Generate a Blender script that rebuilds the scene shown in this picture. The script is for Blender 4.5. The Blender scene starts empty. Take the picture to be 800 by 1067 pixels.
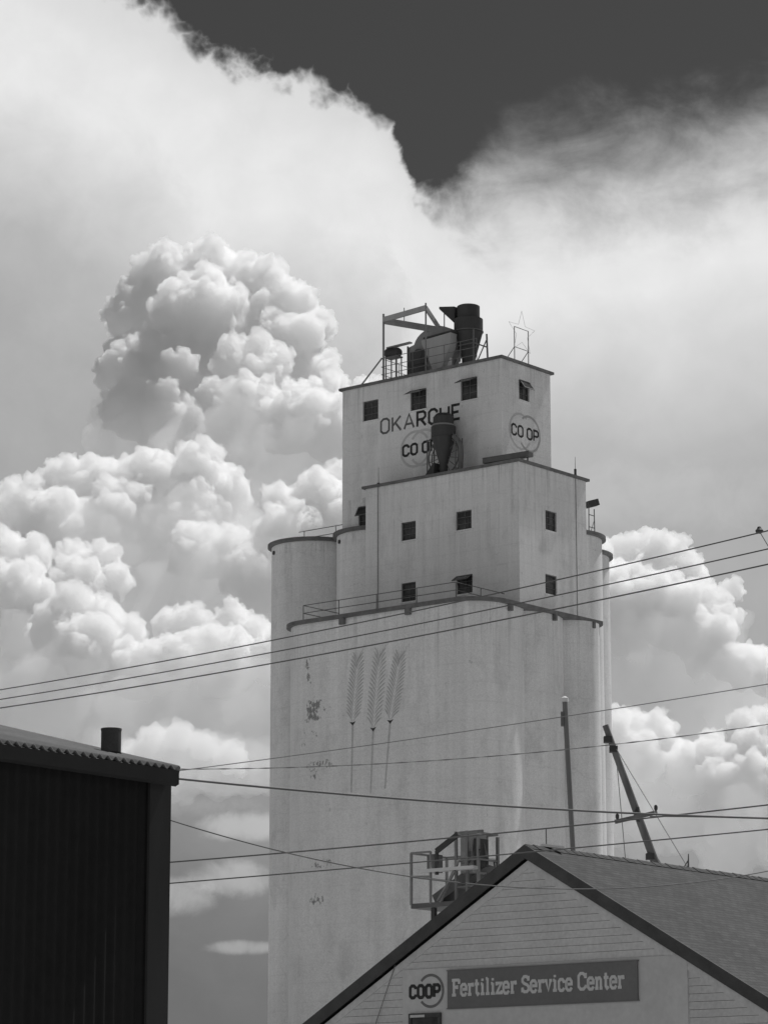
import bpy, bmesh, math, random
from mathutils import Vector, Matrix
sc = bpy.context.scene
C = sc.collection
PI = math.pi
R = math.radians

# ------------------------------------------------------------------ camera
F = 3150.0; PITCH = R(12.48); CAMZ = 1.6
cam = bpy.data.cameras.new('camera'); camo = bpy.data.objects.new('camera', cam); C.objects.link(camo)
camo.location = (0, 0, CAMZ); camo.rotation_euler = (PI/2 + PITCH, 0, 0)
cam.sensor_fit = 'HORIZONTAL'; cam.sensor_width = 36; cam.lens = 36*F/800
cam.clip_start = 0.5; cam.clip_end = 40000
sc.camera = camo

def ray(x, y):
    X = x-400; Y = 533.5-y
    return Vector((X, F*math.cos(PITCH)-Y*math.sin(PITCH), F*math.sin(PITCH)+Y*math.cos(PITCH)))/F
def at(x, y, D):
    r = ray(x, y)
    return r*(D/r.y) + Vector((0, 0, CAMZ))

YAW = R(-39.2)          # the street grid: local x runs along the fronts, local y away from the street
RZ = Matrix.Rotation(YAW, 3, 'Z')
def to_local(P, O): return RZ.transposed() @ (P - O)
def on(O, x, y, axis, val):
    """survey helper: point of a wall/roof plane in a building's own coordinates"""
    o = to_local(Vector((0, 0, CAMZ)), O); d = RZ.transposed() @ ray(x, y)
    t = (val - o[axis])/d[axis]
    return o + d*t

# ------------------------------------------------------------------ materials (all neutral grey: black and white photograph)
def new_mat(name):
    m = bpy.data.materials.new(name); m.use_nodes = True
    nt = m.node_tree
    return m, nt, nt.nodes['Principled BSDF'], nt.links
def grey(v): return (v, v, v, 1)
def nd(nt, t, **kw):
    n = nt.nodes.new(t)
    for k, v in kw.items(): setattr(n, k, v)
    return n
def math_n(nt, op, a, b=None, c=None, clamp=False):
    n = nt.nodes.new('ShaderNodeMath'); n.operation = op; n.use_clamp = clamp
    for i, v in enumerate((a, b, c)):
        if v is None: continue
        if isinstance(v, (int, float)): n.inputs[i].default_value = v
        else: nt.links.new(v, n.inputs[i])
    return n.outputs[0]
def mapr(nt, v, a, b, c=0.0, d=1.0, smooth=False):
    n = nt.nodes.new('ShaderNodeMapRange')
    if smooth: n.interpolation_type = 'SMOOTHSTEP'
    nt.links.new(v, n.inputs[0])
    for i, k in enumerate((a, b, c, d)): 
        if isinstance(k, (int, float)): n.inputs[i+1].default_value = k
        else: nt.links.new(k, n.inputs[i+1])
    return n.outputs[0]
def noise(nt, vec, scale, detail=4, rough=.55, dist=0.0, dim='3D'):
    n = nt.nodes.new('ShaderNodeTexNoise'); n.noise_dimensions = dim
    n.inputs['Scale'].default_value = scale; n.inputs['Detail'].default_value = detail
    n.inputs['Roughness'].default_value = rough; n.inputs['Distortion'].default_value = dist
    if vec is not None: nt.links.new(vec, n.inputs['Vector'])
    return n.outputs['Fac']
def obj_co(nt): return nt.nodes.new('ShaderNodeTexCoord').outputs['Object']
def scale_v(nt, v, s):
    n = nt.nodes.new('ShaderNodeMapping'); n.inputs['Scale'].default_value = s
    nt.links.new(v, n.inputs['Vector']); return n.outputs[0]
def to_grey(nt, v):
    n = nt.nodes.new('ShaderNodeCombineColor')
    for i in range(3): nt.links.new(v, n.inputs[i])
    return n.outputs[0]
def bump(nt, bs, h, strength, dist):
    b = nt.nodes.new('ShaderNodeBump'); b.inputs['Strength'].default_value = strength; b.inputs['Distance'].default_value = dist
    nt.links.new(h, b.inputs['Height']); nt.links.new(b.outputs[0], bs.inputs['Normal'])

def worn(name, base, var=.25, scale=1.5, rough=.8, metal=0.0, streak=False, fine=0.0, bumpd=0.0, spec=.3):
    m, nt, bs, L = new_mat(name)
    co = obj_co(nt)
    n = noise(nt, scale_v(nt, co, (1, 1, .18 if streak else 1)), scale, 6, .6)
    v = mapr(nt, n, .25, .75, base*(1-var), base*(1+var))
    if fine:
        v = math_n(nt, 'MULTIPLY', v, mapr(nt, noise(nt, co, scale*14, 2), .25, .75, 1-fine, 1+fine))
    bs.inputs['Specular IOR Level'].default_value = spec
    L.new(to_grey(nt, v), bs.inputs['Base Color'])
    bs.inputs['Roughness'].default_value = rough; bs.inputs['Metallic'].default_value = metal
    if bumpd: bump(nt, bs, n, .6, bumpd)
    return m

def concrete(name, base, boxes=(), tops=()):
    """white-painted slip-formed concrete: lift lines, rain streaks, blotches; boxes = spots where the paint has come off"""
    m, nt, bs, L = new_mat(name)
    co = obj_co(nt)
    sep = nt.nodes.new('ShaderNodeSeparateXYZ'); L.new(co, sep.inputs[0])
    big = noise(nt, co, .16, 5, .6)
    streak = noise(nt, scale_v(nt, co, (1.6, 1.6, .06)), 1.0, 6, .62)
    fine = noise(nt, co, 5.5, 5, .75)
    grain = noise(nt, co, 17, 2, .6)
    v = mapr(nt, big, .25, .75, base*.90, base*1.08)
    v = math_n(nt, 'MULTIPLY', v, mapr(nt, streak, .3, .75, 1.05, .90))
    v = math_n(nt, 'MULTIPLY', v, mapr(nt, fine, .25, .75, .93, 1.07))
    v = math_n(nt, 'MULTIPLY', v, mapr(nt, grain, .25, .75, .85, 1.15))
    # lift lines of the slip form
    zz = math_n(nt, 'ADD', sep.outputs[2], math_n(nt, 'MULTIPLY', fine, .10))
    fr = math_n(nt, 'FRACT', math_n(nt, 'DIVIDE', zz, 1.22))
    ln = mapr(nt, math_n(nt, 'ABSOLUTE', math_n(nt, 'SUBTRACT', fr, .5)), .0, .06, .95, 1.0)
    v = math_n(nt, 'MULTIPLY', v, ln)
    # rain and rust runs hanging from ledges
    drip = mapr(nt, noise(nt, scale_v(nt, co, (1.0, 1.0, .035)), 2.6, 6, .7), .50, .66, smooth=True)
    drip2 = mapr(nt, noise(nt, scale_v(nt, co, (1.0, 1.0, .05)), 6.0, 4, .6), .52, .70, smooth=True)
    for (zt, ln_, am) in tops:
        w = mapr(nt, sep.outputs[2], zt-ln_, zt, smooth=True)
        w = math_n(nt, 'MULTIPLY', w, mapr(nt, sep.outputs[2], zt, zt+.05, 1, 0))
        v = math_n(nt, 'MULTIPLY', v, math_n(nt, 'SUBTRACT', 1, math_n(nt, 'MULTIPLY', math_n(nt, 'MULTIPLY', w, w), math_n(nt, 'MULTIPLY', math_n(nt, 'ADD', drip, math_n(nt, 'MULTIPLY', drip2, .6)), am))))
    # hairline cracks
    vo = nt.nodes.new('ShaderNodeTexVoronoi'); vo.feature = 'DISTANCE_TO_EDGE'; vo.inputs['Scale'].default_value = .33
    wv = nt.nodes.new('ShaderNodeVectorMath'); wv.operation = 'ADD'
    nz = nt.nodes.new('ShaderNodeTexNoise'); nz.inputs['Scale'].default_value = .9; nz.inputs['Detail'].default_value = 6; L.new(co, nz.inputs['Vector'])
    L.new(co, wv.inputs[0]); L.new(nz.outputs['Color'], wv.inputs[1]); L.new(wv.outputs[0], vo.inputs['Vector'])
    crack = math_n(nt, 'MULTIPLY', mapr(nt, vo.outputs['Distance'], .0, .018, 1, 0), mapr(nt, noise(nt, co, .35, 3), .52, .60))
    v = math_n(nt, 'MULTIPLY', v, mapr(nt, crack, 0, 1, 1, .90))
    # patched and weathered areas
    pat = mapr(nt, noise(nt, scale_v(nt, co, (1, 1, .6)), .5, 8, .7), .52, .66, 1.0, .86)
    v = math_n(nt, 'MULTIPLY', v, pat)
    # small dark scabs everywhere, rare
    scab = mapr(nt, noise(nt, scale_v(nt, co, (1, 1, .55)), 2.3, 6, .72), .655, .72, 1.0, .66)
    v = math_n(nt, 'MULTIPLY', v, scab)
    # the places where paint has peeled off the front
    pn = noise(nt, scale_v(nt, co, (1.25, 1.25, .85)), 3.6, 6, .74)
    tot = None
    for (x0, x1, z0, z1, th) in boxes:
        fx = .38; fz = .5
        a = mapr(nt, sep.outputs[0], x0-fx, x0+fx, smooth=True); b_ = mapr(nt, sep.outputs[0], x1-fx, x1+fx, 1, 0, smooth=True)
        c = mapr(nt, sep.outputs[2], z0-fz, z0+fz, smooth=True); d = mapr(nt, sep.outputs[2], z1-fz, z1+fz, 1, 0, smooth=True)
        w = math_n(nt, 'MULTIPLY', math_n(nt, 'MULTIPLY', a, b_), math_n(nt, 'MULTIPLY', c, d))
        hit = mapr(nt, math_n(nt, 'ADD', pn, math_n(nt, 'MULTIPLY', math_n(nt, 'SUBTRACT', w, 1), .30)), th, th+.025)
        tot = hit if tot is None else math_n(nt, 'MAXIMUM', tot, hit)
    if tot is not None:
        v = math_n(nt, 'MULTIPLY', v, mapr(nt, tot, 0, 1, 1, .36))
    L.new(to_grey(nt, v), bs.inputs['Base Color'])
    bs.inputs['Roughness'].default_value = .85; bs.inputs['Specular IOR Level'].default_value = .25
    bump(nt, bs, math_n(nt, 'ADD', fine, math_n(nt, 'MULTIPLY', ln, 1.5)), .35, .02)
    return m

M = {}
M['rim'] = worn('weathered_rim', .17, .35, 2.0, .85)
M['dark_steel'] = worn('dark_painted_steel', .065, .3, 1.6, .6, streak=True)
M['grey_steel'] = worn('grey_galvanised_steel', .27, .25, 1.4, .55, streak=True, fine=.08)
M['pale_steel'] = worn('pale_galvanised_steel', .42, .18, 1.2, .5, streak=True)
M['rail'] = worn('rail_steel', .16, .25, 1.5, .6)
M['white_metal'] = worn('white_painted_metal', .75, .08, 2, .45)
M['glass'] = worn('dusty_window_glass', .05, .8, 1.6, .25)
M['sash'] = worn('weathered_sash', .13, .3, 3, .7)
M['letter_black'] = worn('black_sign_paint', .035, .4, 3, .7)
M['letter_faded'] = worn('faded_sign_paint', .14, .35, 4, .8)
M['ring'] = worn('faint_ring_paint', .58, .10, 3, .85)
M['ring_dark'] = worn('grey_ring_paint', .42, .15, 3, .85)
M['wheat'] = worn('faded_mural_paint', .53, .22, 5, .85)
M['wheat_dark'] = worn('dark_mural_paint', .06, .3, 5, .85)
M['wood_pole'] = worn('weathered_pole_wood', .17, .35, 3, .85, streak=True)
M['wire'] = worn('dull_wire', .12, .2, 2, .6)
M['wire_pale'] = worn('pale_stranded_wire', .22, .2, 2, .6)
M['fascia'] = worn('dark_trim_paint', .07, .3, 2.5, .65, fine=.1)
M['siding'] = worn('white_clapboard_paint', .60, .13, .9, .75, fine=.10)
M['panel'] = worn('white_board_paint', .57, .08, .6, .7, fine=.06)
M['sign_panel'] = worn('dark_sign_panel', .165, .10, .8, .6, fine=.06)
M['sign_letter'] = worn('pale_sign_lettering', .60, .12, 6, .65)
M['shed_wall'] = worn('dark_corrugated_wall', .024, .35, 1.1, .8, streak=True, fine=.1, spec=.05)
M['shed_trim'] = worn('shed_corner_trim', .042, .25, 2.5, .8, streak=True, spec=.1)
M['shed_fascia'] = worn('shed_gutter', .030, .25, 2.5, .8, spec=.1)
M['shed_roof'] = worn('corrugated_roof_iron', .17, .28, 1.3, .85, fine=.12)
M['pipe'] = worn('rusty_stovepipe', .07, .35, 7, .8, fine=.15)
M['ground'] = worn('gravel_ground', .38, .25, .6, .95, fine=.2)
M['vent'] = worn('galvanised_vent_pipe', .20, .25, 2, .6, streak=True)
M['glassy'] = worn('lamp_lens', .5, .1, 2, .2)

def shingle_mat():
    m, nt, bs, L = new_mat('asphalt_shingles')
    co = obj_co(nt)
    sep = nt.nodes.new('ShaderNodeSeparateXYZ'); L.new(co, sep.inputs[0])
    cb = nt.nodes.new('ShaderNodeCombineXYZ'); L.new(sep.outputs[1], cb.inputs[0])
    L.new(math_n(nt, 'MULTIPLY', math_n(nt, 'ABSOLUTE', sep.outputs[0]), 1.155), cb.inputs[1])
    br = nt.nodes.new('ShaderNodeTexBrick'); L.new(cb.outputs[0], br.inputs['Vector'])
    br.inputs['Color1'].default_value = grey(.062); br.inputs['Color2'].default_value = grey(.088); br.inputs['Mortar'].default_value = grey(.035)
    br.inputs['Scale'].default_value = 1; br.inputs['Brick Width'].default_value = .30; br.inputs['Row Height'].default_value = .125
    br.inputs['Mortar Size'].default_value = .010; br.inputs['Mortar Smooth'].default_value = .3; br.inputs['Bias'].default_value = -.1
    n = noise(nt, co, 14, 4, .7); n2 = noise(nt, co, .7, 4, .6)
    bw = nt.nodes.new('ShaderNodeRGBToBW'); L.new(br.outputs[0], bw.inputs[0])
    v = math_n(nt, 'MULTIPLY', math_n(nt, 'MULTIPLY', bw.outputs[0], mapr(nt, n, .25, .75, .7, 1.3)), mapr(nt, n2, .25, .75, .85, 1.15))
    L.new(to_grey(nt, v), bs.inputs['Base Color']); bs.inputs['Roughness'].default_value = .95
    bump(nt, bs, bw.outputs[0], .8, .02)
    return m
M['shingle'] = shingle_mat()

# ------------------------------------------------------------------ mesh builder
class B:
    def __init__(s, off=(0, 0, 0)): s.v = []; s.f = []; s.off = Vector(off)
    def add(s, vs, fs):
        n = len(s.v); s.v += [Vector(p)-s.off for p in vs]; s.f += [[i+n for i in f] for f in fs]; return s
    def quad(s, *p): return s.add(p, [list(range(len(p)))])
    def box(s, x0, x1, y0, y1, z0, z1):
        return s.add([(x0,y0,z0),(x1,y0,z0),(x1,y1,z0),(x0,y1,z0),(x0,y0,z1),(x1,y0,z1),(x1,y1,z1),(x0,y1,z1)],
                     [[3,2,1,0],[4,5,6,7],[0,1,5,4],[1,2,6,5],[2,3,7,6],[3,0,4,7]])
    def bar(s, p, q, w, h=None, up=(0, 0, 1)):
        p, q = Vector(p), Vector(q); h = h or w; d = (q-p).normalized(); up = Vector(up)
        if abs(d.dot(up)) > .95: up = Vector((0, 1, 0))
        a = d.cross(up).normalized()*w/2; c = a.cross(d).normalized()*h/2
        vs = [e+sa*a+sc_*c for e in (p, q) for sa, sc_ in ((-1,-1),(1,-1),(1,1),(-1,1))]
        return s.add(vs, [[3,2,1,0],[4,5,6,7],[0,1,5,4],[1,2,6,5],[2,3,7,6],[3,0,4,7]])
    def tube(s, pts, r, n=6, caps=True):
        pts = [Vector(p) for p in pts]; rs = r if isinstance(r, (list, tuple)) else [r]*len(pts)
        vs = []; fs = []; ref = None
        for i, p in enumerate(pts):
            d = (pts[min(i+1, len(pts)-1)]-pts[max(i-1, 0)]).normalized()
            if ref is None: ref = Vector((0,0,1)) if abs(d.z) < .9 else Vector((1,0,0))
            a = d.cross(ref).normalized(); c = a.cross(d).normalized(); ref = c
            vs += [p+(a*math.cos(2*PI*k/n)+c*math.sin(2*PI*k/n))*rs[i] for k in range(n)]
        for i in range(len(pts)-1):
            for k in range(n):
                fs.append([i*n+k, i*n+(k+1) % n, (i+1)*n+(k+1) % n, (i+1)*n+k])
        if caps: fs += [list(range(n))[::-1], [(len(pts)-1)*n+k for k in range(n)]]
        return s.add(vs, fs)
    def lathe(s, c, prof, n=28, cap0=True, cap1=True):
        """prof: list of (radius, z) about a vertical axis through c (x, y)"""
        vs = []; fs = []
        for r, z in prof: vs += [(c[0]+r*math.cos(2*PI*k/n), c[1]+r*math.sin(2*PI*k/n), z) for k in range(n)]
        for i in range(len(prof)-1):
            for k in range(n): fs.append([i*n+k, i*n+(k+1) % n, (i+1)*n+(k+1) % n, (i+1)*n+k])
        if cap0: fs.append(list(range(n))[::-1])
        if cap1: fs.append([(len(prof)-1)*n+k for k in range(n)])
        return s.add(vs, fs)
    def prism(s, pts, z0, z1):
        n = len(pts)
        vs = [(p[0], p[1], z0) for p in pts]+[(p[0], p[1], z1) for p in pts]
        return s.add(vs, [list(range(n))[::-1], list(range(n, 2*n))]+[[i, (i+1) % n, n+(i+1) % n, n+i] for i in range(n)])
    def prism_y(s, pts, y0, y1):
        """profile in x,z extruded along y"""
        n = len(pts)
        vs = [(p[0], y0, p[1]) for p in pts]+[(p[0], y1, p[1]) for p in pts]
        return s.add(vs, [list(range(n)), list(range(n, 2*n))[::-1]]+[[(i+1) % n, i, n+i, n+(i+1) % n] for i in range(n)])
    def build(s, name, mat, parent=None, smooth=False, angle=35):
        me = bpy.data.meshes.new(name); me.from_pydata([tuple(p) for p in s.v], [], s.f)
        bm = bmesh.new(); bm.from_mesh(me); bmesh.ops.recalc_face_normals(bm, faces=bm.faces); bm.to_mesh(me); bm.free()
        if smooth:
            me.shade_smooth(); me.set_sharp_from_angle(angle=R(angle))
        me.materials.append(mat)
        o = bpy.data.objects.new(name, me); C.objects.link(o)
        if parent is not None: o.parent = parent
        return o
def tag(o, label, cat, group=None):
    o['label'] = label; o['category'] = cat
    if group: o['group'] = group
    return o
def root(name, O, off, label, cat, group=None):
    e = bpy.data.objects.new(name, None); C.objects.link(e)
    e.location = O + RZ @ Vector(off); e.rotation_euler = (0, 0, YAW)
    e.empty_display_size = .5
    return tag(e, label, cat, group)
def struct(o): o['kind'] = 'structure'; return o

# ------------------------------------------------------------------ stroke lettering (u right, v up, cap height 1)
def arc(cx, cy, rx, ry, a0, a1, n=10):
    return [(cx+rx*math.cos(R(a0+(a1-a0)*i/n)), cy+ry*math.sin(R(a0+(a1-a0)*i/n))) for i in range(n+1)]
def blk(w, h0=0, h1=1, c=.16):
    return [(c, h0), (w-c, h0), (w, h0+c), (w, h1-c), (w-c, h1), (c, h1), (0, h1-c), (0, h0+c), (c, h0)]
SANS = {
 'O': (.56, [blk(.56)]),
 'C': (.54, [[(.54, .72), (.54, .84), (.38, 1), (.16, 1), (0, .84), (0, .16), (.16, 0), (.38, 0), (.54, .16), (.54, .28)]]),
 'K': (.58, [[(0, 0), (0, 1)], [(.56, 1), (.03, .40)], [(.20, .58), (.58, 0)]]),
 'A': (.66, [[(0, 0), (.33, 1), (.66, 0)], [(.13, .32), (.53, .32)]]),
 'R': (.56, [[(0, 0), (0, 1), (.40, 1), (.54, .87), (.54, .62), (.40, .48), (0, .48)], [(.24, .48), (.57, 0)]]),
 'H': (.56, [[(0, 0), (0, 1)], [(.56, 0), (.56, 1)], [(0, .5), (.56, .5)]]),
 'E': (.50, [[(.50, 0), (0, 0), (0, 1), (.50, 1)], [(0, .5), (.42, .5)]]),
 'P': (.54, [[(0, 0), (0, 1), (.40, 1), (.54, .86), (.54, .58), (.40, .44), (0, .44)]]),
}
X = .68   # x height of the slab face
SLAB = {
 'F': (.50, [[(.12, 0), (.12, 1)], [(-.02, .035), (.27, .035)], [(-.02, .965), (.52, .965)], [(.50, 1), (.50, .72)], [(.12, .52), (.36, .52)], [(.36, .64), (.36, .40)]]),
 'e': (.40, [[(.02, X*.54), (.38, X*.54), (.38, X*.78), (.28, X), (.12, X), (.02, X*.82), (.02, X*.18), (.12, 0), (.29, 0), (.39, X*.22)]]),
 'r': (.36, [[(.10, 0), (.10, X)], [(-.03, X-.03), (.10, X-.03)], [(-.03, .03), (.23, .03)], [(.10, X*.70), (.18, X*.95), (.33, X*.97), (.35, X*.74)]]),
 't': (.30, [[(.12, .95), (.12, .13), (.20, 0), (.31, .10)], [(-.02, X-.02), (.30, X-.02)]]),
 'i': (.24, [[(.11, 0), (.11, X)], [(-.02, X-.03), (.11, X-.03)], [(-.03, .03), (.25, .03)], [(.11, X+.15), (.11, X+.30)]]),
 'l': (.24, [[(.11, 0), (.11, 1)], [(-.02, .97), (.11, .97)], [(-.03, .03), (.25, .03)]]),
 'z': (.36, [[(.02, X*.74), (.02, X-.035), (.35, X-.035), (.02, .035), (.36, .035), (.36, X*.28)]]),
 'S': (.46, [[(.42, .70), (.42, .82), (.30, .97), (.13, .97), (.02, .82), (.02, .66), (.12, .55), (.34, .45), (.44, .34), (.44, .16), (.32, .03), (.13, .03), (.02, .16), (.02, .30)], [(.43, 1.0), (.43, .74)], [(.01, 0), (.01, .26)]]),
 'v': (.42, [[(.05, X), (.21, .02), (.37, X)], [(-.05, X-.03), (.15, X-.03)], [(.27, X-.03), (.47, X-.03)]]),
 'c': (.38, [[(.36, X*.66), (.36, X*.80), (.27, X), (.12, X), (.02, X*.82), (.02, X*.18), (.12, 0), (.28, 0), (.38, X*.22)]]),
 'C': (.50, [[(.48, .70), (.45, .84), (.32, .98), (.15, .98), (.02, .82), (.02, .18), (.15, .02), (.34, .02), (.50, .18), (.50, .28)], [(.49, 1.0), (.49, .68)]]),
 'n': (.44, [[(.09, 0), (.09, X)], [(-.03, X-.03), (.09, X-.03)], [(-.03, .03), (.19, .03)], [(.09, X*.72), (.18, X*.95), (.28, X*.97), (.36, X*.80), (.36, 0)], [(.26, .03), (.47, .03)]]),
}
def write(bl, font, text, place, height, stroke, gap=.2, space=.4, width=None, t=.004):
    """lay stroke letters; place(u, v, depth) maps metres on the sign face to 3D"""
    adv = 0; items = []
    for ch in text:
        if ch == ' ': adv += space; continue
        w, st = font[ch]; items.append((adv, st)); adv += w+gap
    adv -= gap
    k = (width/(adv*height)) if width else 1.0
    lay = 0
    for x0, st in items:
        for pl in st:
            pts = [Vector(((x0+u)*height*k, v*height, 0)) for u, v in pl]
            closed = (pts[0]-pts[-1]).length < 1e-6
            P = pts[:-1] if closed else pts
            n = len(P); L_ = []; R_ = []
            for i in range(n):
                a = P[i-1] if (i > 0 or closed) else None
                b = P[(i+1) % n] if (i < n-1 or closed) else None
                d1 = (P[i]-a).normalized() if a is not None else None
                d2 = (b-P[i]).normalized() if b is not None else None
                d1 = d1 or d2; d2 = d2 or d1
                n1 = Vector((-d1.y, d1.x, 0)); n2 = Vector((-d2.y, d2.x, 0))
                mi = n1+n2
                mi = mi/max(mi.dot(n1), .55) if mi.length > .1 else n1
                L_.append(P[i]+mi*stroke/2); R_.append(P[i]-mi*stroke/2)
            lay += 1; dz = t+(lay % 7)*.0007
            vs = [place(p.x, p.y, dz) for p in L_]+[place(p.x, p.y, dz) for p in R_]
            m = n if closed else n-1
            bl.add(vs, [[i, (i+1) % n, n+(i+1) % n, n+i] for i in range(m)])
    return bl
def ring(bl, place, cu, cv, r, w, a0=0, a1=360, t=.003, n=48):
    vs = []
    for i in range(n+1):
        a = R(a0+(a1-a0)*i/n)
        vs += [place(cu+(r-w/2)*math.cos(a), cv+(r-w/2)*math.sin(a), t), place(cu+(r+w/2)*math.cos(a), cv+(r+w/2)*math.sin(a), t)]
    return bl.add(vs, [[2*i, 2*i+1, 2*i+3, 2*i+2] for i in range(n)])

# ------------------------------------------------------------------ walls with real openings
def wall_holes(bl, axis, pos, u0, u1, z0, z1, holes, inward, depth=.22):
    """flat wall on plane axis=pos spanning u (the other axis) and z, with rectangular openings and reveals"""
    def P(u, z, d=0):
        q = pos+inward*d
        return (u, q, z) if axis == 1 else (q, u, z)
    us = sorted({u0, u1, *[h[0] for h in holes], *[h[1] for h in holes]}); zs = sorted({z0, z1, *[h[2] for h in holes], *[h[3] for h in holes]})
    for i in range(len(us)-1):
        for j in range(len(zs)-1):
            cu = (us[i]+us[i+1])/2; cz = (zs[j]+zs[j+1])/2
            if any(h[0] < cu < h[1] and h[2] < cz < h[3] for h in holes): continue
            bl.quad(P(us[i], zs[j]), P(us[i+1], zs[j]), P(us[i+1], zs[j+1]), P(us[i], zs[j+1]))
    for a, b, c, d in holes:
        bl.quad(P(a, c), P(b, c), P(b, c, depth), P(a, c, depth)); bl.quad(P(a, d), P(b, d), P(b, d, depth), P(a, d, depth))
        bl.quad(P(a, c), P(a, d), P(a, d, depth), P(a, c, depth)); bl.quad(P(b, c), P(b, d), P(b, d, depth), P(b, c, depth))

def window(parent, off, axis, pos, h, inward, open_sash=0, rows=2, cols=2):
    """industrial steel window in an opening h=(u0,u1,z0,z1); open_sash>0 swings the upper half outward"""
    u0, u1, z0, z1 = h
    def bx(bl, a, b, d0, d1, c, d):
        y0, y1 = sorted((pos+inward*d0, pos+inward*d1))
        return bl.box(a, b, y0, y1, c, d) if axis == 1 else bl.box(y0, y1, a, b, c, d)
    fr = B(off); t = .07
    bx(fr, u0, u0+t, .10, .20, z0, z1); bx(fr, u1-t, u1, .10, .20, z0, z1)
    bx(fr, u0+t, u1-t, .10, .20, z0, z0+t); bx(fr, u0+t, u1-t, .10, .20, z1-t, z1)
    w = fr.build('window', M['sash'], parent)
    mu = B(off)
    for i in range(1, cols):
        c = u0+(u1-u0)*i/cols; bx(mu, c-.022, c+.022, .13, .165, z0+t, z1-t)
    for j in range(1, rows+1):
        c = z0+(z1-z0)*j/(rows+1); bx(mu, u0+t, u1-t, .125, .16, c-.022, c+.022)
    mu.build('muntin', M['sash'], w)
    gl = B(off); bx(gl, u0+t, u1-t, .17, .185, z0+t, z1-t); gl.build('pane', M['glass'], w)
    sl = B(off); bx(sl, u0-.08, u1+.08, -.07, .09, z0-.10, z0-.004); sl.build('sill', M['wall'], w)
    if open_sash:
        s = B(off)
        zt = z1-.05; L_ = (z1-z0)*.52; a = R(open_sash)
        def P(u, l, d):
            q = pos-inward*(.03+l*math.sin(a)); z = zt-l*math.cos(a)
            q -= inward*d*math.cos(a); z -= d*math.sin(a)*-1
            return (u, q, z) if axis == 1 else (q, u, z)
        def slab(ua, ub, la, lb, d=.04):
            vs = [P(u, l, dd) for dd in (0, d) for u, l in ((ua, la), (ub, la), (ub, lb), (ua, lb))]
            s.add(vs, [[3,2,1,0],[4,5,6,7],[0,1,5,4],[1,2,6,5],[2,3,7,6],[3,0,4,7]])
        slab(u0+.02, u0+.10, 0, L_); slab(u1-.10, u1-.02, 0, L_); slab(u0+.10, u1-.10, 0, .08); slab(u0+.10, u1-.10, L_-.08, L_)
        so = s.build('sash', M['sash'], w)
        s2 = B(off); s = s2; slab(u0+.10, u1-.10, .08, L_-.08, .02); s2.build('sash_pane', M['glass'], w)
    return w

# ================================================================== GRAIN ELEVATOR
O = at(540, 478, 192); ZP = O.z; O.z = 0
elev = root('grain_elevator', O, (0, 0, 0), 'white painted concrete grain elevator with stacked headhouse and rounded silos above the gabled service building', 'grain elevator')
def oe(x, y, axis, val): return on(O, x, y, axis, val)

LX0, LY1 = -12.92, 7.54                       # lower house
HX0, HX1, HY0, HY1, HZ = -16.67, -2.84, 2.0, 7.55, 55.40   # headhouse
T1Y = -5.5
T1Z = oe(480, 622, 1, -5.8).z+.06             # deck of the front silos
T2Z = 45.2

# paint-loss areas on the front wall
def zone(xa, ya, xb, yb, th):
    p = oe(xa, ya, 1, T1Y); q = oe(xb, yb, 1, T1Y)
    return (p.x, q.x, q.z, p.z, th-.045)
BOX = [zone(318, 682, 324, 714, .50), zone(317, 728, 335, 752, .49), zone(334, 734, 347, 744, .55), zone(314, 762, 319, 786, .49), zone(324, 756, 332, 774, .56),
       zone(315, 792, 350, 802, .54), zone(322, 800, 332, 814, .54), zone(322, 897, 348, 906, .53), zone(319, 930, 340, 946, .57)]
M['wall'] = concrete('white_painted_concrete', .83, (), ((ZP-.17, 5.5, .24), (HZ, 4.5, .20), (T2Z-.2, 8, .18)))
M['wall_front'] = concrete('peeling_white_concrete', .83, BOX, ((T1Z-.24, 8, .24),))

def holes_front(y, px):
    out = []
    for (x0, x1, ya, yb) in px:
        p = oe(x0, yb, 1, y); q = oe(x1, ya, 1, y); p2 = oe((x0+x1)/2, (ya+yb)/2, 1, y)
        w = q.x-p.x; h = abs(oe((x0+x1)/2, ya, 1, y).z-oe((x0+x1)/2, yb, 1, y).z)-.28
        out.append((p.x, q.x, p2.z-h/2, p2.z+h/2))
    return out
def holes_side(x, px):
    out = []
    for (x0, x1, ya, yb) in px:
        p = oe(x0, ya, 0, x); q = oe(x1, yb, 0, x); c = oe((x0+x1)/2, (ya+yb)/2, 0, x)
        h = abs(oe((x0+x1)/2, ya, 0, x).z-oe((x0+x1)/2, yb, 0, x).z)-.28
        out.append((p.y, q.y, c.z-h/2, c.z+h/2))
    return out

def house(name, x0, x1, y0, y1, z0, z1, fh, sh):
    b = B()
    wall_holes(b, 1, y0, x0, x1, z0, z1, fh, 1); wall_holes(b, 0, x1, y0, y1, z0, z1, sh, -1)
    b.quad((x0, y1, z0), (x1, y1, z0), (x1, y1, z1), (x0, y1, z1)); b.quad((x0, y0, z0), (x0, y1, z0), (x0, y1, z1), (x0, y0, z1))
    o = b.build(name, M['wall'], elev)
    # dark backing inside so openings do not look through the shell
    d = B(); d.box(x0+.5, x1-.5, y0+.5, y1-.5, z0+.3, z1-.3); d.build('interior', M['dark_steel'], o)
    e = .20
    r = B(); r.box(x0-e, x1+e, y0-e, y1+e, z1, z1+.17); r.build('roof_slab', M['rim'], o)
    return o
hf = holes_front(HY0, [(378, 394, 415, 440), (427.5, 444, 403.5, 429), (480, 497, 391.5, 418.5)])
hs = holes_side(HX1, [(540.5, 551.5, 394.5, 419.5)])
vent = holes_front(HY0, [(373.5, 386, 525, 552)])
head = house('headhouse', HX0, HX1, HY0, HY1, T2Z-.5, HZ, hf+vent, hs)
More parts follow.
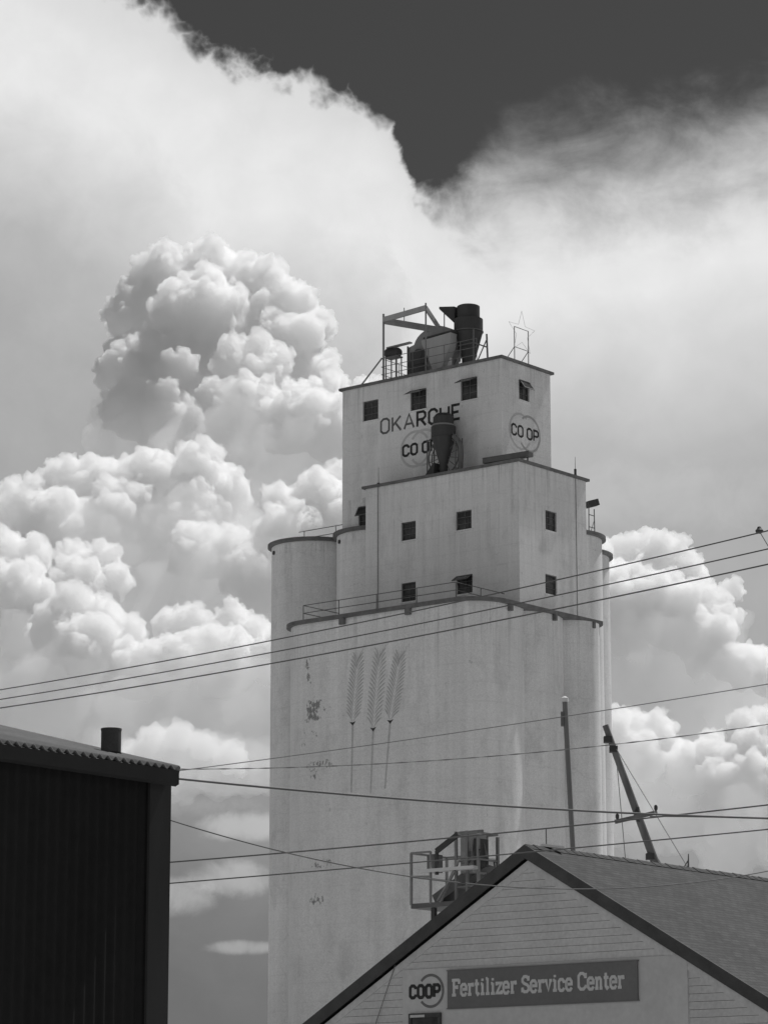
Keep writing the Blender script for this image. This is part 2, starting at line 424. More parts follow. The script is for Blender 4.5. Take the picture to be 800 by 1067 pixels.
window(head, (0,0,0), 1, HY0, hf[0], 1, 0); window(head, (0,0,0), 1, HY0, hf[1], 1, 62); window(head, (0,0,0), 1, HY0, hf[2], 1, 62)
window(head, (0,0,0), 0, HX1, hs[0], -1, 35); window(head, (0,0,0), 1, HY0, vent[0], 1, 30)
lf = holes_front(0, [(418, 433, 541.5, 565), (475, 491, 530, 554), (418, 433, 605, 629), (475.5, 492, 597, 621)])
ls = holes_side(0, [(568, 580, 530.5, 555.5), (568, 580.5, 597, 622)])
low = house('lower_house', LX0, 0, 0, LY1, T1Z-.5, ZP-.17, lf, ls)
for i, h in enumerate(lf): window(low, (0,0,0), 1, 0, h, 1, 0 if i < 3 else 55)
for i, h in enumerate(ls): window(low, (0,0,0), 0, 0, h, -1, 0, 2, 1 if i else 2)

# ---- front silo block: flat mural wall, rounded ends, two lobes on the short side
def circ(cx, cy, r, a0, a1, n=14): return [(cx+r*math.cos(R(a0+(a1-a0)*i/n)), cy+r*math.sin(R(a0+(a1-a0)*i/n))) for i in range(n+1)]
XL = -15.97
wall_pts = circ(XL+2.2, T1Y+2.2, 2.2, 180, 270)
wall_pts += circ(-1.3, T1Y+2.3, 2.3, 270, 360) + [(1.06, -2.3), (.98, -1.3), (.80, -.7), (.45, -.3)]
wall_pts += circ(-2.4, 1.9, 3.6, -37.7, 37.7)[1:]
wall_pts += circ(-.3, 5.9, 1.95, -67, 95)[1:]
wall_pts += [(-4, 7.75), (XL, 7.75)]
b = B(); n = len(wall_pts)
for i in range(n-1):
    p, q = wall_pts[i], wall_pts[i+1]
    b.quad((p[0], p[1], -.2), (q[0], q[1], -.2), (q[0], q[1], T1Z-.24), (p[0], p[1], T1Z-.24))
p, q = wall_pts[-1], wall_pts[0]; b.quad((p[0], p[1], -.2), (q[0], q[1], -.2), (q[0], q[1], T1Z-.24), (p[0], p[1], T1Z-.24))
front = b.build('front_silo_wall', M['wall_front'], elev)
bm = bmesh.new(); bm.from_mesh(front.data); bmesh.ops.remove_doubles(bm, verts=bm.verts, dist=.001); bmesh.ops.recalc_face_normals(bm, faces=bm.faces); bm.to_mesh(front.data); bm.free()
front.data.shade_smooth(); front.data.set_sharp_from_angle(angle=R(28))
slab = circ(XL+2.2, T1Y+2.2, 2.5, 180, 270) + circ(-1.25, T1Y+2.3, 2.6, 270, 360) + [(1.38, 1.9)] + circ(-.3, 5.9, 2.2, 35, 95) + [(XL-.3, 8.1)]
b = B(); b.prism(slab, T1Z-.24, T1Z); b.build('silo_deck', M['rim'], elev, True)
# scupper boxes under the rim
for (x, y, ax, val) in ((356.5, 647, 1, -5.63), (425, 636, 1, -5.63), (531, 632, 0, 1.12), (577, 641.5, 0, 1.25), (617, 653.5, 0, 1.55)):
    c = oe(x, y, ax, val); s = B(); s.box(c.x-.2, c.x+.2, c.y-.12, c.y+.12, T1Z-.66, T1Z-.244); s.build('scupper', M['rim'], elev)

# ---- rear silos
silo_c = [(-21.35, 4.5, 3.0), (-15.35, 4.5, 3.0), (-3.85, 9.6, 3.0), (-7.45, 15.6, 3.0), (-10.3, 10.0, 3.0), (-16.3, 10.4, 3.0), (-22.3, 10.5, 3.0), (-14.3, 15.9, 3.0), (-20.3, 16.3, 3.0)]
for i, (x, y, r) in enumerate(silo_c):
    zt = T2Z-.004*i + {0: .2, 1: .2, 2: -.75, 3: -.55}.get(i, -.6)
    s = B(); s.lathe((x, y), [(r, -.2), (r, zt-.25)], 56, False, False); so = s.build('silo', M['wall'], elev, True)
    s = B(); s.lathe((x, y), [(r+.22, zt-.25), (r+.28, zt-.21), (r+.28, zt)], 56); s.build('silo_roof', M['rim'], so, True)
    if i in (0, 1, 2):
        a = R(-118 if i < 2 else -60)
        s = B(); s.tube([(x+(r-.1)*math.cos(a), y+(r-.1)*math.sin(a), zt-.75), (x+(r+.10)*math.cos(a), y+(r+.10)*math.sin(a), zt-.75)], .14, 10)
        s.build('vent_hole', M['dark_steel'], so)

# ---- railings of the decks
def railing(pts, posts, z, name='railing', h=1.07, mids=(.55,), r=.028, parent=elev, off=(0,0,0)):
    b = B(off)
    for zz in (h,)+tuple(mids): b.tube([(p[0], p[1], z+zz) for p in pts], r, 6)
    for p in posts: b.tube([(p[0], p[1], z), (p[0], p[1], z+h)], r*1.1, 6)
    return b.build(name, M['rail'], parent)
ra = oe(316, 645, 1, -5.3); rb = oe(475, 620, 1, -5.3)
rl = [ra.x+(rb.x-ra.x)*t for t in (0, .24, .49, .75, 1)]
railing([(rl[0], -1.6), (rl[0], -5.3), (rl[-1], -5.3), (rl[-1], -.2)], [(x, -5.3) for x in rl]+[(rl[-1], -2.7)], T1Z)
ra = oe(317, 560, 1, 3.4).x; rb = oe(358, 555, 1, 3.4).x
railing([(ra-.5, 3.4), (rb, 3.4)], [(ra, 3.4), (ra*.2+rb*.8, 3.4), (rb, 3.4)], T2Z)
s = B(); s.box(rb-.02, rb+.30, 3.3, 3.6, T2Z+.35, T2Z+1.45); s.build('junction_box', M['dark_steel'], elev)
# lightning conductors down the lower house
for (x, y0_, sd) in ((394, 500, 1), (599, 500, 0)):
    if sd: c = oe(x, y0_, 1, 0); P = (c.x, -.05)
    else: c = oe(x, y0_, 0, 0); P = (.05, c.y)
    s = B(); s.tube([(P[0], P[1], T1Z), (P[0], P[1], ZP-.175)], .022, 6); s.build('down_conductor', M['rim'], low)

# ---- painted lettering and co-op rings
def place_front(y, o): return lambda u, v, d: (o.x+u, y-.012-d, o.z+v)
def place_side(x, o): return lambda u, v, d: (x+.012+d, o.y+u, o.z+v)
p0 = oe(397, 452, 1, HY0); p1 = oe(479, 437.5, 1, HY0); ht = (oe(400, 435.5, 1, HY0).z-p0.z)*.92
wd = p1.x-p0.x
tot = sum(SANS[c][0] for c in 'OKARCHE')+.24*6; k = wd/(tot*ht)
wA = (sum(SANS[c][0] for c in 'OKA')+.24*2)*ht*k; uR = (sum(SANS[c][0] for c in 'OKA')+.24*3)*ht*k
pf = place_front(HY0, p0)
b = B(); write(b, SANS, 'OKA', pf, ht, .15, .24, width=wA); b.build('lettering', M['letter_faded'], head)
b = B(); write(b, SANS, 'RCHE', lambda u, v, d: pf(u+uR, v, d), ht, .185, .24, width=wd-uR); b.build('lettering', M['letter_black'], head)
c0 = oe(420, 475.5, 1, HY0); c1 = oe(455, 469.5, 1, HY0); hc = (oe(424, 462.5, 1, HY0).z-oe(424, 475, 1, HY0).z)*.86
pc = place_front(HY0, c0)
b = B(); write(b, SANS, 'CO OP', pc, hc, .17, .24, .30, width=c1.x-c0.x); b.build('lettering', M['letter_black'], head)
w2 = c1.x-c0.x
b = B(); ring(b, pc, w2*.36, hc*.5, 1.22, .17, 30, 330); ring(b, pc, w2*.62, hc*.5, 1.22, .17, -145, 145, t=.0036); b.build('emblem_ring', M['ring'], head)
s0 = oe(533, 452, 0, HX1); s1 = oe(560.5, 458, 0, HX1); hq = (oe(546, 441, 0, HX1).z-oe(546, 455.5, 0, HX1).z)*.74
ps = place_side(HX1, s0)
b = B(); write(b, SANS, 'CO OP', ps, hq, .145, .24, .30, width=s1.y-s0.y); b.build('lettering', M['letter_black'], head)
w3 = s1.y-s0.y
b = B(); ring(b, ps, w3*.33, hq*.5, 1.2, .15, 55, 330); b.build('emblem_ring', M['ring'], head)
b = B(); ring(b, ps, w3*.66, hq*.5, 1.2, .15, -140, 130, t=.0036); b.build('emblem_ring', M['ring_dark'], head)

# ---- wheat mural on the front wall
rnd = random.Random(4)
for (bx_, by_, tx, ty, sx, sy) in ((367.5, 753, 373, 684, 366, 826), (388.8, 759, 396, 679, 386, 827), (406.5, 751, 417, 682, 401, 822)):
    p = oe(bx_, by_, 1, T1Y); q = oe(tx, ty, 1, T1Y); g = oe(sx, sy, 1, T1Y)
    ax = Vector((q.x-p.x, 0, q.z-p.z)); Ln = ax.length; ax.normalize(); sd = Vector((ax.z, 0, -ax.x))
    b = B(); lay = 0
    N = 17
    for i in range(N):
        t = i/(N-1); c = Vector((p.x, 0, p.z))+ax*Ln*(.02+.90*t); wid = .62*(1-.35*abs(t-.35))*(1 if t < .9 else .8)
        for s_ in (-1, 1):
            # curved kernel: narrow chevron leaf
            pts = []
            for j in range(6):
                w_ = j/5; pts.append(c+sd*s_*(.06+wid*w_)+ax*(.62*w_**.7))
            lay += 1; dd = .010+(lay % 5)*.0012
            up = []; dn = []
            for j, pt in enumerate(pts):
                th = .07*math.sin(PI*(.12+.80*j/5))+.012
                up.append((pt.x+ax.x*th, T1Y-dd, pt.z+ax.z*th)); dn.append((pt.x-ax.x*th, T1Y-dd, pt.z-ax.z*th))
            b.add(up+dn, [[j, j+1, 6+j+1, 6+j] for j in range(5)])
    for j in range(7):   # awns
        c = Vector((p.x, 0, p.z))+ax*Ln*(.82+.02*j); s_ = (j-3)/3.0
        e = c+ax*(.9+.25*rnd.random())+sd*s_*.62
        d = (e-c).normalized(); nn = Vector((d.z, 0, -d.x))*.02
        b.quad((c.x+nn.x, T1Y-.009, c.z+nn.z), (c.x-nn.x, T1Y-.009, c.z-nn.z), (e.x-nn.x*.4, T1Y-.009, e.z-nn.z*.4), (e.x+nn.x*.4, T1Y-.009, e.z+nn.z*.4))
    ear = b.build('wheat_mural', M['wheat'], front)
    b = B(); b.quad((p.x-.075, T1Y-.008, p.z-.1), (p.x+.075, T1Y-.008, p.z-.1), (g.x+.055, T1Y-.008, g.z), (g.x-.055, T1Y-.008, g.z)); b.build('wheat_stem', M['wheat'], ear)
    b = B(); b.quad((p.x-.26, T1Y-.013, p.z+.06), (p.x, T1Y-.013, p.z-.22), (p.x+.26, T1Y-.013, p.z+.06), (p.x, T1Y-.013, p.z+.0)); b.build('wheat_collar', M['wheat_dark'], ear)

# ================================================================== things on the elevator's roofs
RT = HZ+.17
def things(name, off, label, cat, group=None): return root(name, O, off, label, cat, group)
# hoist frame
v1 = oe(399.5, 333, 1, 2.35); v2 = oe(443.5, 320.5, 1, 2.35); v3 = oe(459, 344, 1, 4.6); v1b = Vector((v1.x+.1, 2.35, v1.z-.1))
off = (v1.x, 2.35, RT); t = things('hoist_frame', off, 'pale steel hoist frame on a tall post at the left of the top roof', 'hoist frame')
b = B(off); top1 = oe(399.5, 327, 1, 2.35).z; top2 = oe(443.5, 315.5, 1, 2.35).z
b.tube([(v1.x, 2.35, RT), (v1.x, 2.35, top1)], .075, 8); b.build('post', M['grey_steel'], t)
b = B(off); b.tube([(v2.x, 2.35, RT), (v2.x, 2.35, top2)], .06, 8); b.build('post', M['grey_steel'], t)
b = B(off); b.bar(v1, v2, .16, .36); b.build('beam', M['pale_steel'], t)
b = B(off); b.bar(v1b, v3, .22, .42); b.build('beam', M['grey_steel'], t)
b = B(off); b.bar(v2, v3, .16, .32); b.build('beam', M['pale_steel'], t)
g0 = oe(398.5, 373, 1, 2.35); g1 = oe(377, 402, 1, 2.2)
b = B(off); b.tube([(g0.x, 2.3, g0.z), (g1.x, 2.1, RT)], .055, 6); b.build('brace', M['grey_steel'], t)
c = oe(421, 327, 1, 2.35); b = B(off); b.tube([(c.x, 2.35, c.z-.5), (c.x, 2.35, oe(421, 320.5, 1, 2.35).z)], .03, 6); b.build('pulley_pin', M['grey_steel'], t)
# roof railing
xa = v1.x+.05; xb = oe(497, 370, 1, 2.1).x
off = (xa, 2.05, RT); t = things('roof_railing', off, 'thin pipe railing along the edge of the topmost roof, in front of the machinery', 'railing')
railing([(xa, 5.5), (xa, 2.05), (xb, 2.05)], [(xa+(xb-xa)*i/6, 2.05) for i in range(1, 7)]+[(xa, 4)], RT, 'rails', 1.6, (.45, 1.0), .024, t, off)
# drive motor
c = oe(409.5, 368, 1, 4.2); off = (c.x, 4.2, RT)
t = things('drive_motor', off, 'small dark drive motor on a pipe stand left of the elevator head', 'motor')
b = B(off); b.tube([(c.x-.62, 4.2, c.z+.05), (c.x-.52, 4.2, c.z+.05), (c.x+.45, 4.2, c.z-.02), (c.x+.62, 4.2, c.z-.05)], [.22, .36, .36, .25], 14); b.build('body', M['dark_steel'], t, True)
b = B(off); b.bar((c.x-.5, 4.2, c.z+.45), (c.x+1.6, 4.2, c.z+.50), .3, .10); b.build('belt_guard', M['grey_steel'], t)
b = B(off)
for dx, dy in ((-.4, -.3), (.5, -.3), (-.4, .3), (.5, .3)): b.tube([(c.x+dx, 4.2+dy, RT), (c.x+dx, 4.2+dy, c.z-.25)], .045, 6)
b.box(c.x-.5, c.x+.6, 3.85, 4.55, c.z-.36, c.z-.28); b.build('stand', M['rail'], t)
# bucket elevator head: boxed boot on the left, half-round hood, hopper-shaped discharge on the right
a0 = oe(421, 352, 1, 3.6); a1 = oe(473, 352, 1, 3.6); hx0, hx1 = a0.x, a1.x; zt = oe(447, 338.5, 1, 3.6).z; zm = oe(447, 354, 1, 3.6).z
off = ((hx0+hx1)/2, 4.2, RT); t = things('elevator_head', off, 'bulky grey steel elevator head with round hood and tapering hopper at middle of top roof', 'machinery')
W = hx1-hx0; cx = hx0+W*.52; rr = W*.42
prof = [(hx0, RT), (hx0, zm-.05)] + [(cx+rr*math.cos(R(a)), zm-.2+(zt-zm+.2)*math.sin(R(a))) for a in range(168, -1, -12)] + [(cx+rr*.95, zm-.5), (cx+rr*.2, RT)]
b = B(off); b.prism_y(prof, 4.1, 5.4); b.build('housing', M['grey_steel'], t, True, 25)
hp = [(hx0+W*.38, zm+.0), (hx0+W*.97, zm+.14), (hx0+W*.95, zm-.75), (hx0+W*.74, RT+.15), (hx0+W*.64, RT+.15), (hx0+W*.48, zm-1.0), (hx0+W*.40, zm-.35)]
b = B(off); b.prism_y(hp, 3.4, 4.09); b.build('hopper', M['pale_steel'], t)
b = B(off); b.bar((hx0+W*.43, 3.9, zm+.12), (hx0+W*1.0, 3.9, zm+.22), 1.1, .10); b.build('flange', M['dark_steel'], t)
b = B(off); b.box(hx0+.15, hx0+W*.36, 3.95, 4.095, RT+.3, RT+1.7); b.box(hx0+.3, hx0+W*.40, 3.90, 3.948, RT+1.3, zm-.5); b.build('access_panel', M['dark_steel'], t)
b = B(off); b.tube([(hx0+W*.22, 3.88, zm-.75), (hx0+W*.22, 4.05, zm-.75)], .40, 16); b.build('pulley', M['dark_steel'], t, True)
b = B(off)
for x in (hx0+.02, hx0+W*.39):
    b = B(off); b.bar((x, 3.98, RT), (x, 3.98, zm), .09); b.build('stiffener', M['rail'], t)
b = B(off); b.box(hx0+W*.30, hx0+W*.36, 3.6, 3.7, RT+.12, RT+.42); b.build('tag_plate', M['white_metal'], t)
# little lamp on a pole between head and collector
c = oe(464, 336, 1, 4.8); off = (c.x, 4.8, RT); t = things('roof_lamp', off, 'small lamp on a thin pole between elevator head and dark dust collector', 'lamp')
zl = oe(465, 326, 1, 4.8).z
b = B(off); b.tube([(c.x-.1, 4.8, RT), (c.x-.1, 4.8, zl+.4)], .04, 6); b.build('pole', M['grey_steel'], t)
b = B(off); b.lathe((c.x+.2, 4.8), [(.06, zl+.42), (.22, zl+.2), (.24, zl)], 14); b.bar((c.x-.1, 4.8, zl+.38), (c.x+.2, 4.8, zl+.4), .05); b.build('lamp_shade', M['pale_steel'], t, True)

# cyclone dust collectors
def cyclone_mesh(b, cx, cy, zt, zb, r1, r2, zmid0, zmid1, horn):
    pass
c = oe(488, 345, 1, 5.0); cx, cy = c.x, 5.0
def zat(y): return oe(488, y, 1, 5.0).z
off = (cx, cy, RT); t = things('dust_collector', off, 'large dark cyclone dust collector with a side horn on the topmost roof', 'dust collector', 'cyclone dust collectors')
r1 = .79; r2 = 1.0
b = B(off); b.lathe((cx, cy), [(r1*.96, zat(332.5)), (r1, zat(332)), (r1, zat(319.5)), (r1*.9, zat(318.8)), (.05, zat(318))], 28); b.build('scroll', M['dark_steel'], t, True)
hA = oe(462, 322.5, 1, 4.6)
b = B(off)
z0, z1 = zat(337), zat(319.6)
xs = cx-r1*.85
b.add([(xs, cy-r1*.92, z0), (xs, cy+r1*.4, z0), (xs, cy+r1*.4, z1), (xs, cy-r1*.92, z1), (hA.x, cy-.9, hA.z-.06), (hA.x, cy+.3, hA.z-.06), (hA.x, cy+.3, hA.z+.10), (hA.x, cy-.9, hA.z+.10)],
      [[0,1,2,3],[4,7,6,5],[0,4,5,1],[1,5,6,2],[2,6,7,3],[3,7,4,0]])
b.build('horn', M['dark_steel'], t)
b = B(off); b.lathe((cx, cy), [(r2*.97, zat(346)), (r2, zat(345.5)), (r2, zat(333)), (r1*.9, zat(331.9))], 28); b.build('drum', M['dark_steel'], t, True)
b = B(off); b.lathe((cx, cy), [(r2*1.04, zat(346.5)), (r2*1.04, zat(345.6))], 28); b.build('band', M['rail'], t, True)
b = B(off); b.lathe((cx, cy), [(.46, RT+.1), (.48, zat(374)), (r2*.98, zat(347))], 28); b.build('cone', M['dark_steel'], t, True)
b = B(off)
for sx in (-1, 1):
    for sy in (-1, 1):
        b.bar((cx+sx*1.05, cy+sy*.85, RT), (cx+sx*1.0, cy+sy*.75, zat(348)), .09)
    b.bar((cx+sx*1.05, cy-.85, RT+.1), (cx+sx*1.02, cy+.8, zat(352)), .06); b.bar((cx+sx*1.04, cy-.8, zat(362)), (cx+sx*1.04, cy+.8, zat(362)), .07)
b.bar((cx-1.04, cy-.8, zat(362)), (cx+1.04, cy-.8, zat(362)), .07); b.build('support_frame', M['rail'], t)
b = B(off); b.box(cx-1.05, cx-.75, cy-1.12, cy-.9, RT+.1, zat(361)); b.build('control_box', M['white_metal'], t)

LR = ZP
c = oe(462, 460, 1, 1.0); cx, cy = c.x, 1.0
def zat2(y): return oe(462, y, 1, 1.0).z
off = (cx, cy, LR); t = things('dust_collector', off, 'smaller dark cyclone dust collector on the middle roof, standing in front of the painted lettering', 'dust collector', 'cyclone dust collectors')
b = B(off); b.lathe((cx, cy), [(.70, zat2(443)), (.70, zat2(435)), (.50, zat2(431.5)), (.04, zat2(430.5))], 26); b.build('cap', M['dark_steel'], t, True)
b = B(off); b.lathe((cx, cy), [(.78, zat2(444.6)), (.78, zat2(443.0))], 26); b.build('band', M['grey_steel'], t, True)
b = B(off); b.lathe((cx, cy), [(.84, zat2(456)), (.84, zat2(445)), (.7, zat2(444.65))], 26); b.build('drum', M['dark_steel'], t, True)
b = B(off); b.lathe((cx, cy), [(.26, LR+.08), (.28, zat2(484)), (.80, zat2(456.1))], 26); b.build('cone', M['dark_steel'], t, True)
# round hoop with spokes carrying the cone, on four short legs
b = B(off)
hz = LR+1.42; hr = 1.28
hoop = [(cx+hr*math.cos(2*PI*i/36), cy, hz+hr*math.sin(2*PI*i/36)) for i in range(37)]
b.tube(hoop, .05, 6); b.tube([(p[0], p[1]+.35, p[2]) for p in hoop], .035, 6)
for i in range(14):
    a = 2*PI*(i+.5)/14; rin = .30 if math.sin(a) < .2 else .62
    b.tube([(cx+rin*math.cos(a), cy, hz+rin*math.sin(a)), (cx+hr*math.cos(a), cy, hz+hr*math.sin(a))], .026, 5)
for sx in (-1, 1):
    b.bar((cx+sx*1.2, cy-.25, LR), (cx+sx*1.2, cy-.25, zat2(456)), .06)
    b.bar((cx+sx*1.2, cy+.5, LR), (cx+sx*1.2, cy+.5, zat2(458)), .06)
    b.bar((cx+sx*1.2, cy-.25, zat2(458)), (cx+sx*.75, cy, zat2(453)), .07)
b.build('support_frame', M['rail'], t)
b = B(off); q0 = (cx+.85, cy-.1)
pts = [(q0[0]+.1, q0[1], zat2(457)), (q0[0]+.42, q0[1], zat2(461)), (q0[0]+.68, q0[1], zat2(468)), (q0[0]+.72, q0[1], zat2(477)), (q0[0]+.62, q0[1], LR+.02)]
b.tube(pts, .17, 12); b.build('elbow_duct', M['rim'], t, True)
b = B(off); b.add([(cx-1.25, cy-.6, LR+.02), (cx-.4, cy-.6, LR+.02), (cx-.4, cy+.2, LR+.02), (cx-1.25, cy+.2, LR+.02), (cx-.5, cy-.5, LR+.95), (cx-.4, cy-.5, LR+.95), (cx-.4, cy+.1, LR+.95), (cx-.5, cy+.1, LR+.95)], [[3,2,1,0],[4,5,6,7],[0,1,5,4],[1,2,6,5],[2,3,7,6],[3,0,4,7]])
b.build('blower_housing', M['dark_steel'], t)
# flat conveyor trough across the middle roof
p = oe(505, 482, 1, .9); q = oe(553, 472.5, 1, .9)
off = (p.x, .9, LR); t = things('conveyor_trough', off, 'long grey trough lying near the corner of the middle roof below the ring emblem', 'trough')
b = B(off); b.bar((p.x, .9, p.z+.05), (q.x, .9, q.z-.05), .5, .30); b.bar((p.x, .66, p.z+.24), (q.x, .66, q.z+.12), .06); b.build('trough', M['rail'], t)
for k in (.25, .6, .93):
    x = p.x+(q.x-p.x)*k; z = p.z+(q.z-p.z)*k
    if z-.2 > LR+.02:
        b = B(off); b.bar((x, .9, LR), (x, .9, z-.1), .08); b.build('support', M['rail'], t)
# star frame
def sp(x, y): v = oe(x, y, 0, HX1-.25); return v
u0 = sp(536, 372); u1 = sp(550.5, 378)
off = (HX1-.25, (u0.y+u1.y)/2, RT); t = things('star_frame', off, 'thin wire star outline on a ladder shaped frame on the top roof', 'star frame')
b = B(off); X_ = HX1-.25
zt0 = sp(536, 340).z; zm0 = sp(536, 361).z
b.tube([(X_, u0.y, RT), (X_, u0.y, zt0)], .032, 6); b.tube([(X_, u1.y, RT), (X_, u1.y, zt0)], .032, 6)
b.tube([(X_, u0.y, zt0), (X_, u1.y, zt0)], .025, 6); b.tube([(X_, u0.y, zm0), (X_, u1.y, zm0)], .025, 6)
b.tube([(X_, u0.y, zm0), (X_-1.0, u0.y, RT)], .028, 6); b.tube([(X_, u1.y, zm0), (X_-1.0, u1.y, RT)], .028, 6); b.build('frame', M['grey_steel'], t)
b = B(off); cy_ = (u0.y+u1.y)/2; cz_ = sp(543, 347).z; Ro = 1.55
st = [(X_+.05, cy_+(Ro if i % 2 == 0 else Ro*.42)*math.sin(PI*i/5), cz_+(Ro if i % 2 == 0 else Ro*.42)*math.cos(PI*i/5)) for i in range(10)]
for i in range(10): b.tube([st[i], st[(i+1) % 10]], .010, 5)
b.build('star', M['pale_steel'], t)
# lightning rods on the middle roof
for (x, y, yb, sd, lab) in ((394.3, 487, 505, 1, 'thin lightning rod at the left end of the middle roof edge'), (599.3, 476, 496, 0, 'thin lightning rod with a clamp at the right end of the middle roof')):
    P = oe(x, yb, 1, .05) if sd else oe(x, yb, 0, -.05)
    zt_ = (oe(x, y, 1, .05) if sd else oe(x, y, 0, -.05)).z
    off = (P.x, P.y, LR); t = things('lightning_rod', off, lab, 'lightning rod', 'lightning rods')
    b = B(off); b.tube([(P.x, P.y, LR), (P.x, P.y, zt_)], [.024, .012], 6); b.build('rod', M['rail'], t)
    b = B(off); b.box(P.x-.07, P.x+.07, P.y-.07, P.y+.07, LR, LR+.12)
    if not sd: b.box(P.x-.06, P.x+.06, P.y-.06, P.y+.06, LR+.12, LR+.5)
    b.build('clamp', M['dark_steel'], t)
# floodlight on the rear right silo
SX = -2.3; FZ = T2Z-.76
c = oe(616, 526, 0, SX); off = (SX, c.y, FZ); t = things('floodlight', off, 'square floodlight on a braced pipe stand atop the right rear silo', 'floodlight')
b = B(off)
d_ = .35
for s_ in (-1, 1):
    b.tube([(SX, c.y+s_*d_, FZ), (SX, c.y+s_*d_*.9, c.z-.25)], .035, 6)
for k in (.35, .7): b.tube([(SX, c.y-d_, FZ+(c.z-FZ)*k), (SX, c.y+d_, FZ+(c.z-FZ)*k)], .03, 6)
b.tube([(SX, c.y-d_, FZ+.1), (SX, c.y+d_, FZ+(c.z-FZ)*.6)], .02, 6); b.build('stand', M['rail'], t)
b = B(off); b.bar((SX-.1, c.y-.35, c.z-.05), (SX+.25, c.y+.35, c.z+.20), .5, .45); b.build('lamp_head', M['dark_steel'], t)

# ================================================================== SERVICE BUILDING
G = at(548, 881, 60); GZ = G.z; G.z = 0
def og(x, y, axis, val): return on(G, x, y, axis, val)
shop = root('service_building', G, (0, 0, 0), 'white clapboard gable front service building with dark trim and shingled roof', 'building')
PT = R(30); TP = math.tan(PT); HW = 7.4; LEN = 24.0; OV = .09      # face of the rakes at y=0, wall set back by OV
ridge = GZ
def roofz(x): return ridge-abs(x)*TP
# wall: lapped boards (one mesh)
b = B(); y = OV; lap = .148; z = 0.3
apex = ridge-.30
def half(zz): return max(0.0, min(HW-.35, (apex-zz)/TP))
while z < apex-.02:
    z2 = min(z+lap, apex); xa, xb = half(z), half(z2)
    zg = z+.0065
    b.add([(-xa, y-.024, zg), (xa, y-.024, zg), (xb, y-.008, z2), (-xb, y-.008, z2)], [[0,1,2,3]])
    b.add([(-xa, y-.024, zg), (xa, y-.024, zg), (xa, y+.03, zg), (-xa, y+.03, zg)], [[0,1,2,3]])
    b.add([(-xb, y-.008, z2), (xb, y-.008, z2), (xb, y+.03, z2), (-xb, y+.03, z2)], [[0,1,2,3]])
    z = z2
b.build('clapboard_wall', M['siding'], shop)
b = B(); b.add([(-half(.3), OV+.03, .3), (half(.3), OV+.03, .3), (half(apex-.03), OV+.03, apex-.03), (-half(apex-.03), OV+.03, apex-.03)], [[0,1,2,3]]); b.build('gap_shade_backing', M['fascia'], shop)  # dark sheet behind the boards; its colour paints shade into the lap gaps
b = B()
for s_ in (-1, 1): b.quad((s_*(HW-.35), OV+.01, 0), (s_*(HW-.35), LEN-.3, 0), (s_*(HW-.35), LEN-.3, roofz(HW-.35)-.05), (s_*(HW-.35), OV+.01, roofz(HW-.35)-.05))
b.quad((-HW+.35, LEN-.3, 0), (HW-.35, LEN-.3, 0), (HW-.35, LEN-.3, roofz(HW)-.1), (0, LEN-.3, ridge-.3), (-HW+.35, LEN-.3, roofz(HW)-.1))
b.build('side_wall', M['siding'], shop)
# roof: two shingled slopes with thickness
b = B(); th = .10
for s_ in (-1, 1):
    n0 = Vector((s_*math.sin(PT), 0, math.cos(PT)))
    A = [Vector((0, -.02, ridge)), Vector((s_*HW, -.02, roofz(HW))), Vector((s_*HW, LEN, roofz(HW))), Vector((0, LEN, ridge))]
    Bt = [p-Vector((0, 0, th)) for p in A]
    b.add([tuple(p) for p in A+Bt], [[0,1,2,3],[7,6,5,4],[0,4,5,1],[1,5,6,2],[2,6,7,3]])
b.build('roof', M['shingle'], shop)
rc = B(); k = 0; yy = -.03
rr_ = random.Random(8)
while yy < LEN:
    h = .022+.008*rr_.random()+(.006 if k % 2 else 0)
    for s_ in (-1, 1):
        rc.add([(0, yy, ridge+h), (s_*.16, yy, ridge-.16*TP+h*.7), (s_*.16, yy+.27, ridge-.16*TP+.012), (0, yy+.27, ridge+.02)], [[0,1,2,3]])
        rc.add([(0, yy, ridge+h), (s_*.16, yy, ridge-.16*TP+h*.7), (s_*.16, yy, ridge-.16*TP), (0, yy, ridge)], [[0,1,2,3]])
    yy += .26; k += 1
rc.build('ridge_cap', M['shingle'], shop)
# rake boards
for s_ in (-1, 1):
    b = B(); w = .265
    b.add([(0, -.06, ridge+.012), (s_*(HW+.05), -.06, roofz(HW+.05)+.012), (s_*(HW+.05), -.06, roofz(HW+.05)-w), (0, -.06, ridge-w),
           (0, -.022, ridge+.012), (s_*(HW+.05), -.022, roofz(HW+.05)+.012), (s_*(HW+.05), -.022, roofz(HW+.05)-w), (0, -.022, ridge-w)],
          [[0,1,2,3],[7,6,5,4],[0,4,5,1],[1,5,6,2],[2,6,7,3],[3,7,4,0]])
    b.build('rake_board', M['fascia'], shop)
    # soffit and frieze
    b = B(); b.add([(0, -.02, ridge-.115), (s_*HW, -.02, roofz(HW)-.115), (s_*HW, OV, roofz(HW)-.115), (0, OV, ridge-.115)], [[0,1,2,3]]); b.build('soffit', M['fascia'], shop)
    b = B(); f0, f1 = .30, .46
    b.add([(0, OV-.04, ridge-f0), (s_*(HW-.35), OV-.04, roofz(HW-.35)-f0), (s_*(HW-.35), OV-.04, roofz(HW-.35)-f1), (0, OV-.04, ridge-f1)], [[0,1,2,3]])
    b.add([(0, OV-.04, ridge-f1), (s_*(HW-.35), OV-.04, roofz(HW-.35)-f1), (s_*(HW-.35), OV+.0, roofz(HW-.35)-f1), (0, OV+.0, ridge-f1)], [[0,1,2,3]])
    b.build('frieze_board', M['siding'], shop)
